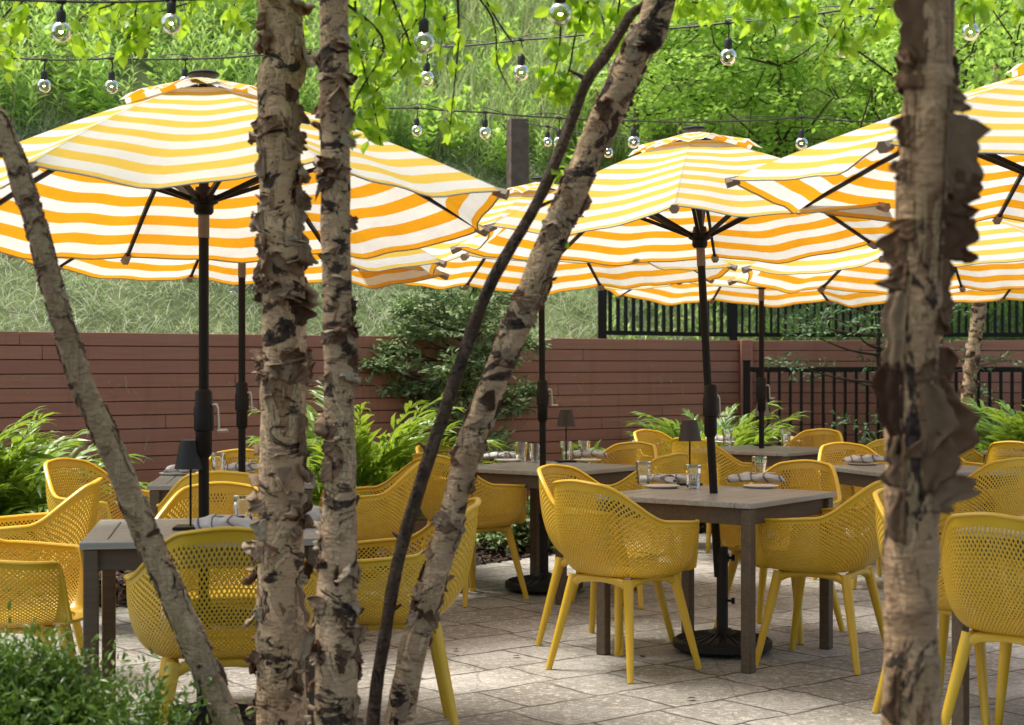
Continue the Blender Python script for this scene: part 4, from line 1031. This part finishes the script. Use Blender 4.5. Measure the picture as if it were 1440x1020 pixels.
# B6 blurred right
root, off, rl = birch('blurred nearest birch trunk at the right with wide torn bark sheets', [(1306, -20, 767), (1306, 120, 767), (1300, 250, 767), (1292, 380, 767), (1283, 500, 767), (1281, 640, 767), (1281, 780, 767), (1281, 900, 767), (1283, 1040, 767)],
    [.056, .054, .050, .048, .047, .047, .048, .049, .047, .047, .045], M['bark6'], 26, 71, [(.45, .05), (.55, .05), (.7, .05), (.8, .05)], (.02, .05), (.03, .07), top=(.80, 2.9, 3.6), foot=(.735, 3.0, -.02), rough=.05, curl=(.5, 1.6), limb=[(1.5, 3.6, 4.2), (.4, 2.4, 4.3)],
    big=None)
rrb = random.Random(77); bigs = []
nseg = len(rl)
def seg_at(zw):
    return min(range(nseg), key=lambda i: abs(rl[i][0].z-zw))
def zpx(y): return CH-(y-HZ)/767
for (y, h, w, a, dirn, cu) in ((30, .14, .055, -2.2, -1, .2), (110, .10, .055, -2.4, -1, .3), (190, .06, .04, -2.3, -1, .6), (100, .06, .05, -.8, 1, .5), (140, .05, .045, -1.0, 1, .8), (215, .15, .110, -1.1, 1, .10), (268, .09, .10, -1.1, 1, .2), (335, .09, .10, -1.1, 1, .15), (250, .07, .07, -.9, 1, .5), (300, .05, .05, -.9, 1, .6), (350, .07, .045, -2.3, -1, .5), (390, .05, .05, -2.2, -1, .6), (245, .04, .045, -2.3, -1, .6),
    (470, .15, .05, -2.1, -1, .1), (570, .17, .05, -2.1, -1, .1), (650, .10, .045, -2.0, -1, .2), (440, .07, .045, -.9, 1, .4), (520, .09, .05, -.7, 1, .4), (590, .13, .055, -1.5, 1, .05), (600, .13, .095, -1.1, 1, .2), (650, .11, .06, -1.4, 1, .1), (690, .07, .10, -1.1, 1, .2), (560, .08, .05, -.8, 1, .9), (400, .10, .04, -1.0, 1, .3), (720, .1, .03, -2.0, -1, .3), (980, .10, .03, -2.2, -1, .4)):
    bigs.append((seg_at(zpx(y)), a, w, h, cu, dirn, .1, 0., True))
flakes(rl, 0, 5, parent=[c for c in root.children if c.name.startswith('trunk')][0], big=bigs, name='torn_bark', fm='flake_backlit')
add_crown(root, off, [((1.2, 3.2, 3.9), (.8, .7, .6), 60, 34), ((1.4, .8, 3.0), (1.0, .9, .5), 70, 30)],  # second clump: added unseen foliage that darkens camera-facing sides
  [([(1240, -60, 540), (1200, 0, 520), (1180, 40, 515), (1160, 70, 512)], 34, .05, 9), ([(1260, -60, 540), (1240, 10, 525), (1225, 50, 520)], 28, .045, 8), ([(1180, -60, 530), (1140, 0, 515), (1125, 30, 512)], 26, .045, 8),
   ([(1360, -50, 600), (1375, -10, 590), (1350, 10, 590)], 14, .035, 4), ([(1420, -60, 560), (1440, -5, 550), (1425, 20, 548)], 16, .04, 4), ([(1050, -60, 530), (1080, -10, 520), (1100, 12, 515)], 20, .04, 6)], random.Random(9))

# two far birches by the railing
for (px, lab, sd) in (([(1385, 340, 165), (1378, 420, 165), (1368, 500, 165), (1360, 570, 165), (1362, 640, 165)], 'small far birch with cream shaggy bark in front of the far fence', 5), ([(1322, 340, 175), (1318, 430, 175), (1312, 560, 175), (1312, 640, 175)], 'far birch mostly hidden behind the blurred trunk', 6)):
    pts = [P(*q) for q in px]; ft = Vector((pts[-1].x, pts[-1].y, 0)); root = empty('birch_tree', ft); tag(root, lab, 'tree', 'far birches by the railing')
    o, rl2 = trunk_mesh([Vector((0, 0, -.02))]+[p-ft for p in pts[::-1]]+[Vector((pts[0].x-ft.x+.1, 0, 3.9))], [.075, .07, .06, .055, .052, .045, .03], 90, 16, .12, sd, 'trunk', M['bark'], root)
    flakes(rl2, 160, sd, (.03, .07), (.03, .08), (.4, 1.4), parent=o)
    rr = random.Random(sd); lv = []
    for _ in range(26):
        c = Vector((rr.gauss(.1, .5), rr.gauss(0, .5), rr.uniform(3.1, 4.6)))
        for _ in range(40): lv.append(tuple(c+Vector((rr.gauss(0, .16), rr.gauss(0, .16), rr.gauss(0, .12)))))
    leafcloud(np.array(lv), (.05, .075), 'treeleaf', root, 'crown')
    for _ in range(7):
        m = MB(); z = rr.uniform(2.4, 3.3); m.tube(path_interp([(.05, 0, z), (rr.gauss(0, .3), rr.gauss(0, .3), z+.4), (rr.gauss(0, .6), rr.gauss(0, .5), z+1.0)], 8), [.018*(1-.09*i) for i in range(9)], 6); m.build('branch', M['twig'], root)

# leafy trees on the bank, upper right
def bank_tree(base, label, clumps, seed, size=(.06, .10), hgt=2.6, group='leafy trees on the bank'):
    rr = random.Random(seed); b = Vector(base); root = empty('leafy_tree', b); tag(root, label, 'tree', group)
    m = MB(); m.tube(path_interp([(0, 0, -.3), (rr.uniform(-.1, .1), 0, hgt*.4), (rr.uniform(-.2, .2), 0, hgt*.8)], 10), [.045*(1-.06*i) for i in range(11)], 10); m.build('trunk', M['oldpost'], root)
    lv = []; bm_ = MB(); nodes = [Vector((0, 0, hgt*.45)), Vector((.1, 0, hgt*.8))]
    cs = sorted(((P(px, py, s)-b, n, rx, rz) for (px, py, s, rx, rz, n) in clumps), key=lambda q: (q[0]-nodes[0]).length)
    for c, n, rx, rz in cs:
        st = min(nodes, key=lambda q: (q-c).length+max(0, q.z-c.z)); mid = st.lerp(c, .5)+Vector((rr.gauss(0, .08), rr.gauss(0, .08), rr.gauss(0, .08)-.06)); nodes.append(c)
        bm_.tube(path_interp([st, mid, c], 7), [.012*(1-.09*i) for i in range(8)], 5)
        for _ in range(max(3, n//55)):
            q = c+Vector((rr.gauss(0, rx*.6), rr.gauss(0, .35), rr.gauss(0, rz*.6))); e = q+Vector((rr.uniform(-.45, .45), rr.uniform(-.3, .3), rr.uniform(-.16, .10)))
            bm_.tube([c.lerp(q, .3), q, e], [.008, .006, .002], 4)
            for _ in range(55):
                f = rr.random(); lv.append(tuple(q.lerp(e, f*1.15)+Vector((rr.gauss(0, .07), rr.gauss(0, .09), rr.gauss(0, .045)))))
    bm_.build('branches', M['twig'], root)
    n = len(lv); pos = np.array(lv); d = NR.normal(size=(n, 3)); d[:, 2] = d[:, 2]*.35-.25; up = NR.normal(size=(n, 3))*.45+[0, -.25, 1]
    V, F = scatter(LEAF[0], LEAF[1], pos, frames(d, up), NR.uniform(size[0], size[1], n)); npmesh('crown', V, F, M['treeleaf'], root)
rr = random.Random(50); cl = []
for _ in range(85): cl.append((rr.uniform(930, 1240), rr.uniform(-40, 240), rr.uniform(118, 142), .35, .22, 280))
bank_tree((2.9, 17.6, hill_z(np.array(2.9), np.array(17.6)).item()), 'bright leafy tree filling the bank above the middle umbrella', cl, 51)
cl = []
for _ in range(70): cl.append((rr.uniform(1215, 1500), rr.uniform(-40, 200), rr.uniform(118, 145), .35, .22, 280))
bank_tree((5.2, 17.6, hill_z(np.array(5.2), np.array(17.6)).item()), 'leafy tree on the bank behind the blurred birch and cut umbrella', cl, 52)
cl = []
for _ in range(16): cl.append((rr.uniform(820, 960), rr.uniform(30, 170), rr.uniform(118, 130), .25, .2, 170))
bank_tree((1.4, 18.6, hill_z(np.array(1.4), np.array(18.6)).item()), 'loose young leafy tree on the bank just right of the steep birch', cl, 53, (.05, .085))

# conifers
def conifer(base, label, tiers, seed, mat, name='conifer_shrub', size=(.04, .07), per=150, trunk_top=None):
    rr = random.Random(seed); b = Vector(base); root = empty(name, b); tag(root, label, 'shrub' if 'shrub' in name else 'tree')
    top_ = trunk_top or max(P(*t[:3]).z for t in tiers); m = MB(); m.tube(path_interp([(0, 0, -.02), (.05, 0, top_*.4), (.0, 0, top_*.75), (.1, 0, top_)], 12), [.045*(1-.07*i) for i in range(13)], 8); m.build('trunk', M['twig'], root)
    V, F = [], []; bm_ = MB(); lv, dv = [], []
    for (px, py, s, rx, rz) in tiers:
        c = P(px, py, s)-b; st = Vector((0, 0, min(max(c.z-.15, .1), top_*.95)))
        bm_.tube(path_interp([st, st.lerp(c, .5)+Vector((0, 0, -.03)), c], 6), [.014*(1-.12*i) for i in range(7)], 5)
        for _ in range(per//10):
            q = c+Vector((rr.gauss(0, rx), rr.gauss(0, rx*.8), rr.gauss(0, rz))); dr = Vector((rr.gauss((1 if c.x > 0 else -1)*.5, .7), rr.gauss(-.2, .6), rr.gauss(.1, .25))).normalized()
            for k in range(12):
                f = k/11*.14; lv.append(tuple(q+dr*f+Vector((rr.gauss(0, .022), rr.gauss(0, .022), rr.gauss(0, .012)))))
                dd = dr+Vector((rr.gauss(0, .6), rr.gauss(0, .6), rr.gauss(0, .25))); dv.append(tuple(dd))
    bm_.build('branches', M['twig'], root)
    pos, d = np.array(lv), np.array(dv); n = len(pos)
    V, F = scatter(NARROW[0], NARROW[1], pos, frames(d, NR.normal(size=(n, 3))*.5+[0, 0, 1]), np.stack([NR.uniform(size[0], size[1], n)]*3, 1)*[1, 1.9, 1]); npmesh('crown', V, F, M[mat], root)
S = 176
t = []
for q in ((640, 425, .14, .08), (600, 430, .1, .06), (690, 440, .12, .1), (620, 455, .14, .08), (700, 420, .1, .08), (650, 415, .1, .05), (560, 495, .12, .05), (530, 512, .09, .04), (585, 470, .06, .05), (548, 485, .05, .04), (600, 505, .14, .07), (640, 500, .12, .1), (575, 530, .12, .05), (610, 545, .13, .07), (650, 540, .12, .08), (590, 575, .10, .06), (635, 580, .13, .08), (665, 590, .12, .08), (700, 560, .10, .05), (735, 553, .08, .04), (715, 575, .08, .03), (680, 620, .12, .06), (650, 640, .12, .08), (700, 640, .08, .05), (690, 475, .08, .05), (740, 485, .02, .02), (720, 400, .1, .06), (670, 395, .12, .05), (620, 400, .1, .04), (545, 520, .1, .04), (570, 505, .1, .05), (560, 550, .1, .04), (600, 480, .1, .05), (630, 520, .14, .08), (660, 520, .12, .08), (640, 560, .14, .08), (660, 440, .12, .08), (640, 610, .14, .08), (670, 500, .10, .08), (612, 470, .1, .05), (660, 680, .12, .06), (625, 620, .1, .07), (700, 510, .06, .04), (660, 460, .1, .06), (580, 440, .06, .04)):
    t.append((q[0], q[1], S+rr.uniform(-6, 6), q[2]*.78, q[3]*.42))
conifer((P(655, 600, S).x, FP/S, 0), 'dark irregular conifer shrub growing up the wall between the leaning stems', t, 61, 'conifer', per=330)
S = 158; t = []
for q in ((1190, 420, .2, .07), (1150, 440, .2, .04), (1230, 440, .2, .08), (1120, 450, .14, .03), (1200, 465, .2, .06), (1240, 480, .16, .06), (1150, 475, .16, .03), (1160, 520, .16, .04), (1220, 525, .16, .05), (1220, 600, .16, .04), (1195, 630, .14, .04), (1280, 470, .2, .1), (1290, 560, .2, .1), (1280, 620, .2, .08), (1220, 400, .2, .05), (1180, 395, .14, .04), (1120, 515, .1, .02), (1340, 500, .15, .03), (1400, 510, .15, .03), (1345, 435, .15, .03), (1420, 600, .12, .08), (1380, 560, .10, .08)):
    t.append((q[0], q[1], S+rr.uniform(-6, 6), q[2], q[3]*.7))
conifer((P(1235, 600, S).x, FP/S, 0), 'spreading dark spruce behind the railing beside the blurred birch', t, 62, 'spruce', 'spruce_tree', per=105)

# ------------------------------------------------------------------ palms
def palm(base, label, fronds, seed, leaf=.26, arc=1.0, group='bushy palms in the beds'):
    rr = random.Random(seed); b = Vector(base); root = empty('palm_plant', b); tag(root, label, 'plant', group)
    st, pos, dirs, up, ln = MB(), [], [], [], []
    for (az, el, L) in fronds:
        h = Vector((cos(az), sin(az), 0)); pts = []; p = Vector((h.x*.05*rr.random(), h.y*.05, 0)); e = el; n = 12
        for k in range(n+1):
            pts.append(p.copy()); p = p+(h*cos(e)+Vector((0, 0, sin(e))))*L/n; e -= arc*(.25+k/n*1.9)/n*.98
        st.tube(pts, [.0055*(1-.8*k/n) for k in range(n+1)], 5)
        for k in range(int(n*.45), n+1):
            t = (pts[k]-pts[k-1]).normalized(); side = t.cross(Vector((0, 0, 1))); side = side.normalized() if side.length > .05 else Vector((-h.y, h.x, 0))
            for sg in (-1, 1):
                for sub in (0, .5):
                    f = (k+sub-n*.45)/(n*.55); l = leaf*(1-.45*abs(f-.35)*1.3)*rr.uniform(.8, 1.1)
                    d = (side*sg*(.85-.5*f)+t*(.5+.5*f)+Vector((rr.gauss(0, .10), rr.gauss(0, .10), .15-.2*f+rr.gauss(0, .2)))).normalized()
                    pp = pts[k-1].lerp(pts[k], sub); pos.append(tuple(pp)); dirs.append(tuple(d)); ln.append(l); u = side.cross(t)*(1 if side.cross(t).z > 0 else -1); up.append(tuple(u+Vector([rr.gauss(0, .2) for _ in range(3)])))
    st.build('stems', m_simple_green, root)
    T = ([(0, 0, 0), (.3, .080, .035), (.3, -.080, .035), (.3, 0, .02), (.65, .068, -.03), (.65, -.068, -.03), (.65, 0, -.045), (1, 0, -.26)], [(0, 3, 1), (0, 2, 3), (1, 3, 6), (1, 6, 4), (3, 2, 5), (3, 5, 6), (4, 6, 7), (6, 5, 7)])
    V, F = scatter(T[0], T[1], np.array(pos), frames(np.array(dirs), np.array(up)), np.array(ln)); npmesh('fronds', V, F, M['palm'], root)
m_simple_green = m_simple('palm_stem', (.10, .16, .03), .5)
def fr(n, seed, L=(.7, 1.15), el=(.9, 1.5)):
    rr = random.Random(seed); return [(rr.uniform(0, 2*PI), rr.uniform(*el), rr.uniform(*L)) for _ in range(n)]
palm((-3.02, 9.45, 0), 'bright bushy palm at the wall beyond the leaning birch', fr(120, 1, (.45, 1.22), (.95, 1.55)), 1, .26)
palm((-3.15, 9.0, 0), 'dark palm at the far edge of the bed, cut by the photo border', fr(26, 11, (.8, 1.25)), 21, .26)
palm((-.98, 10.55, 0), 'tall bushy palm between the thin birch and the conifer shrub', fr(105, 2, (.5, 1.42), (1.0, 1.56)), 2, .26)
palm((1.66, 13.6, 0), 'palm behind the far chairs at the wall corner', fr(80, 3, (.5, 1.22), (1.0, 1.55)), 3, .26)
palm((4.15, 13.0, 0), 'lush palm before the railing right of the blurred birch', fr(120, 4, (.45, 1.35), (.9, 1.56)), 4, .28)
palm((4.95, 12.8, 0), 'lush palm cut by the photo border behind the small table', fr(60, 5, (.5, 1.4), (1.0, 1.55)), 5, .28)
# low leafy shrubs
def shrub(base, label, r, n, mat, seed, size, T=LEAF2, up=.5, name='low_shrub', sprays=None, stems=True):
    rr = random.Random(seed); b = Vector(base); root = empty(name, b); tag(root, label, 'shrub')
    st = MB(); pos, dirs = [], []
    for _ in range(n):
        az = rr.uniform(0, 2*PI); el = rr.uniform(.25, 1.45); q = rr.uniform(.55, 1.0)
        e = Vector((cos(az)*cos(el)*r[0]*q, sin(az)*cos(el)*r[1]*q, sin(el)*r[2]*q)); s0 = Vector((e.x*.15, e.y*.15, 0)); pth = path_interp([s0, s0.lerp(e, .55)+Vector((0, 0, .04)), e], 8)
        st.tube(pth, [.004*(1-.1*i) for i in range(9)], 4)
        for _ in range(sprays or 12):
            k = rr.randint(3, 8); d = (pth[k]-pth[k-1]).normalized()
            sd_ = (d+Vector((rr.gauss(0, .7), rr.gauss(0, .7), rr.gauss(.1, .5)))).normalized(); L = rr.uniform(.05, .15)
            for j in range(9):
                f = j/8; pos.append(tuple(pth[k]+sd_*L*f+Vector([rr.gauss(0, .004) for _ in range(3)]))); dirs.append(tuple(sd_*.7+Vector((rr.gauss(0, .6), rr.gauss(0, .6), rr.gauss(0, .5)))))
    st.build('stems', M['twig'], root); N_ = len(pos)
    sz = NR.uniform(size[0], size[1], N_); V, F = scatter(T[0], T[1], np.array(pos), frames(np.array(dirs), NR.normal(size=(N_, 3))*.6+[0, 0, 1]), np.stack([sz*1.15, sz*(.62 if mat == 'yew' else 1), sz], 1)); npmesh('foliage', V, F, M[mat], root)
shrub((-1.22, 4.10, 0), 'dark green evergreen shrub in the lower corner under the leaning birch', (.36, .40, .60), 420, 'yew', 71, (.014, .027), sprays=22)
shrub((-1.62, 4.25, 0), 'evergreen shrub cut by the lower photo corner', (.42, .42, .60), 330, 'yew', 72, (.014, .027), sprays=20)
shrub((-.93, 4.08, 0), 'loose evergreen shrub sprays touching the foot of the leaning birch', (.30, .34, .54), 80, 'yew', 73, (.014, .027), sprays=16)
shrub((.02, 11.85, 0), 'low green shrub in the mulch beside the garden spotlight', (.36, .3, .34), 60, 'conifer', 74, (.03, .05), sprays=10)
shrub((.30, 11.95, 0), 'small leafy plant behind the garden spotlight', (.25, .2, .30), 40, 'palm', 75, (.04, .06), sprays=8)
shrub((-1.60, 10.3, 0), 'low plant in the mulch under the wall side table', (.30, .25, .42), 36, 'conifer', 76, (.03, .05), sprays=8)
shrub((-2.25, 10.0, 0), 'small weed plant against the wall near the first pole', (.22, .15, .62), 16, 'palm', 77, (.03, .05), sprays=6)
shrub((.62, 12.6, 0), 'round leafed plant at the wall behind the bronze lamp', (.22, .2, .62), 26, 'palm', 78, (.07, .11), sprays=3)

# ------------------------------------------------------------------ small things
def spot(p, aim, lab):
    root = empty('garden_spotlight', p); tag(root, lab, 'spotlight', 'spotlights in the mulch')
    m = MB(); m.tube([(0, 0, -.02), (0, 0, .12)], .022, 12); m.build('stake', M['black'], root)
    m = MB(); a = Vector((0, 0, .13)); d = Vector(aim).normalized(); m.tube([a-d*.02, a+d*.06, a+d*.13], [.022, .030, .034], 18); m.build('lamp_head', M['shade_pale'], root)
spot((.175, 11.55, 0), (-.35, -.1, 1), 'small garden spotlight tilted up in the mulch beside the table leg')
p = P(728, 260, 137); m = MB(); m.cbox((0, 0, 0), (.20, .20, 3.0), .012); o = m.build('timber_post', M['oldpost'], None); zt = P(728, 168, 137).z; o.location = (p.x, p.y, zt-1.5); o.rotation_euler = (0, 0, .2)
tag(o, 'weathered grey timber post on the bank holding a string of lights', 'post')
p = P(348, 380, 168); root = empty('utility_post', (p.x, p.y, 0)); tag(root, 'grey timber post with a meter box behind the thick birch', 'post')
m = MB(); m.cbox((0, 0, 1.3), (.12, .1, 2.6), .008); m.build('post', M['oldpost'], root)
m = MB(); m.cbox((-.10, -.09, P(331, 423, 168).z), (.10, .08, .22), .008); bx = m.build('meter_box', m_simple('grey_box', (.20, .20, .20), .6), root)
m = MB(); m.cbox((-.10, -.138, P(331, 423, 168).z+.03), (.06, .012, .08), .003); m.build('box_cover', M['alu'], bx)

# ivy on fence right
rr = random.Random(90); lv = []
for _ in range(46):
    c = P(rr.uniform(1340, 1440), rr.uniform(392, 432), 148)
    for _ in range(5): lv.append(tuple(c+Vector((rr.gauss(0, .05), rr.gauss(0, .03), rr.gauss(0, .04)))))
o = leafcloud(np.array(lv), (.05, .09), 'treeleaf', None, 'ivy'); tag(o, 'light green vine leaves hanging over the wall top behind the far birch', 'vine')
rr = random.Random(91); lv = []
for _ in range(60):
    c = P(rr.uniform(855, 1010), rr.uniform(400, 470), 138)
    for _ in range(4): lv.append(tuple(c+Vector((rr.gauss(0, .06), rr.gauss(0, .05), rr.gauss(0, .05)))))
o = leafcloud(np.array(lv), (.09, .16), 'treeleaf', None, 'vine_leaves'); tag(o, 'broad light leaves growing behind the start of the tall picket fence', 'vine')
lv = []
for _ in range(70):
    c = P(rr.choice([655, 658, 662])+rr.gauss(0, 6), rr.uniform(165, 235), 126)
    for _ in range(7): lv.append(tuple(c+Vector((rr.gauss(0, .05), rr.gauss(0, .05), rr.gauss(0, .05)))))
for _ in range(22):
    c = P(rr.uniform(700, 760), rr.uniform(238, 256), 130)
    for _ in range(6): lv.append(tuple(c+Vector((rr.gauss(0, .04), rr.gauss(0, .05), rr.gauss(0, .03)))))
o = leafcloud(np.array(lv), (.04, .07), 'yew', None, 'ivy'); tag(o, 'dark ivy climbing beside the weathered timber post', 'vine')

# ------------------------------------------------------------------ string lights
def bulb_string(label, path, bulbs, s_of, two=True):
    pts = [P(*q) for q in path]; o = pts[0].copy(); root = empty('string_lights', o); tag(root, label, 'string lights', 'festoon lights strung over the terrace')
    dense = []
    for a, b in zip(pts, pts[1:]):
        for k in range(8):
            t = k/8; p = a.lerp(b, t); p.z -= .012*4*t*(1-t)*(b-a).length; dense.append(p-o)
    dense.append(pts[-1]-o)
    m = MB(); m.tube(dense, .0042, 6)
    if two: m.tube([p+Vector((0, .01, .012+.012*sin(i*.9))) for i, p in enumerate(dense)], .002, 5)
    m.build('cable', M['wire'], root)
    for (bx, by, d, top_y) in bulbs:
        s = s_of(bx); c = P(bx, by, s)-o; r = d/2/s; tz = P(bx, top_y, s).z-o.z
        m = MB(); nk = c.z+r*.9
        m.lathe([(r*.30, 0), (r*.46, r*.12), (r*.47, r*.95), (r*.36, r*1.15), (r*.14, r*1.35)], 16, (c.x, c.y, nk))
        m.tube([(c.x, c.y, nk+r*1.3), (c.x+.004, c.y, (nk+r*1.3+tz)/2), (c.x, c.y, tz)], .0028, 6)
        m.tube([(c.x-.012, c.y, tz), (c.x+.012, c.y, tz)], .008, 8)
        sk = m.build('socket', M['wire'], root)
        prof = [(r*.30, r*.98), (r*.42, r*.88)]+[(r*sin(a), r*cos(a)) for a in [PI*(.17+.83*i/14) for i in range(15)]]
        prof = [(max(a, .0006), b) for a, b in prof]; m = MB(); m.lathe(prof, 26, c); m.build('bulb', M['bulbglass'], sk)
        m = MB(); q = c
        m.tube([(q.x-r*.16, q.y, q.z+r*.05), (q.x-r*.08, q.y, q.z-r*.10), (q.x, q.y, q.z+r*.06), (q.x+r*.08, q.y, q.z-r*.10), (q.x+r*.16, q.y, q.z+r*.05)], r*.035, 5); m.build('filament', M['filament'], sk)
        m = MB(); m.tube([(q.x, q.y, q.z+r*.9), (q.x, q.y, q.z+r*.25)], [r*.14, r*.07], 8)
        m.tube([(q.x, q.y, q.z+r*.3), (q.x-r*.16, q.y, q.z+r*.05)], r*.02, 4); m.tube([(q.x, q.y, q.z+r*.3), (q.x+r*.16, q.y, q.z+r*.05)], r*.02, 4); m.build('glass_stem', M['alu'], sk)
f1 = lambda x: 520
bulb_string('festoon string with the largest bulbs, highest and nearest under the leaves', [(-80, -8, 520), (90, 2, 520), (245, 0, 520), (420, -12, 520), (600, -10, 520), (790, -25, 520), (900, -34, 520)], [(86, 45, 29, 2), (241, 33, 29, 0), (596, 60, 31, -10), (788, 20, 34, -25)], f1)
f2 = lambda x: 330+max(0, x-500)*.1
bulb_string('festoon string crossing above the big umbrella and the middle one', [(-60, 74, f2(0)), (62, 84, f2(0)), (157, 82, f2(0)), (260, 83, f2(0)), (360, 78, f2(0)), (500, 72, f2(500)), (620, 66, f2(620)), (733, 56, f2(733)), (860, 44, f2(860)), (1024, 32, f2(1024)), (1187, 14, f2(1187)), (1365, -4, f2(1365)), (1500, -18, f2(1500))],
  [(62, 121, 20, 84), (157, 122, 20, 82), (260, 116, 18, 83), (600, 110, 21, 67), (733, 102, 23, 56), (1024, 80, 24, 32), (1187, 70, 23, 14), (1365, 45, 25, -4)], f2)
f3 = lambda x: 285
bulb_string('festoon string in front of the weathered timber post', [(470, 150, 285), (586, 152, 285), (682, 158, 285), (790, 166, 285), (891, 170, 285), (1010, 171, 285), (1127, 165, 285), (1240, 172, 285), (1330, 176, 285)],
  [(494, 165, 15, 151), (586, 184, 16, 152), (682, 187, 18, 158), (786, 200, 16, 166), (891, 200, 18, 170), (1127, 202, 18, 165)], f3)
bulb_string('short festoon string tied to the weathered timber post', [(740, 172, 220), (770, 178, 230), (855, 190, 250), (960, 200, 265)], [(770, 200, 14, 178), (855, 215, 15, 190)], lambda x: 240, False)

# ------------------------------------------------------------------ light, camera
scene.world = bpy.data.worlds.new('World'); scene.world.use_nodes = True
nt = scene.world.node_tree; nt.nodes.clear()
sky = nt.nodes.new('ShaderNodeTexSky'); sky.sky_type = 'NISHITA'; sky.sun_disc = False
EL, AZ = math.radians(68), math.radians(SUN_AZ)
sky.sun_elevation = EL; sky.sun_rotation = AZ; sky.air_density = 1.0; sky.dust_density = 2.5; sky.ozone_density = .6
bg = nt.nodes.new('ShaderNodeBackground'); bg.inputs['Strength'].default_value = .15
wo = nt.nodes.new('ShaderNodeOutputWorld'); wm = mix(nt, 1.0, sky.outputs[0], (1.0, .93, .80), 'MULTIPLY'); nt.links.new(wm, bg.inputs['Color']); nt.links.new(bg.outputs[0], wo.inputs['Surface'])
ld = bpy.data.lights.new('sun', 'SUN'); ld.energy = 3.1; ld.angle = math.radians(22); ld.color = (1, .95, .86)
lo = bpy.data.objects.new('sun', ld); COL.objects.link(lo)
sd = Vector((sin(AZ)*cos(EL), cos(AZ)*cos(EL), sin(EL))); lo.rotation_euler = sd.to_track_quat('Z', 'Y').to_euler(); lo.location = sd*20
cd = bpy.data.cameras.new('camera'); cd.sensor_width = 36; cd.lens = FP/1440*36; cd.shift_y = (HZ-510)/1440; cd.clip_end = 300; cd.clip_start = .1
cd.dof.use_dof = True; cd.dof.focus_distance = 7.4; cd.dof.aperture_fstop = 5.0
co = bpy.data.objects.new('camera', cd); COL.objects.link(co); co.location = (0, 0, CH); co.rotation_euler = (PI/2, 0, 0); scene.camera = co
scene.view_settings.view_transform = 'Standard'; scene.view_settings.look = 'None'; scene.view_settings.exposure = EXPO; scene.view_settings.gamma = 1
scene.cycles.max_bounces = 10; scene.cycles.transparent_max_bounces = 12; scene.cycles.caustics_reflective = False; scene.cycles.caustics_refractive = True
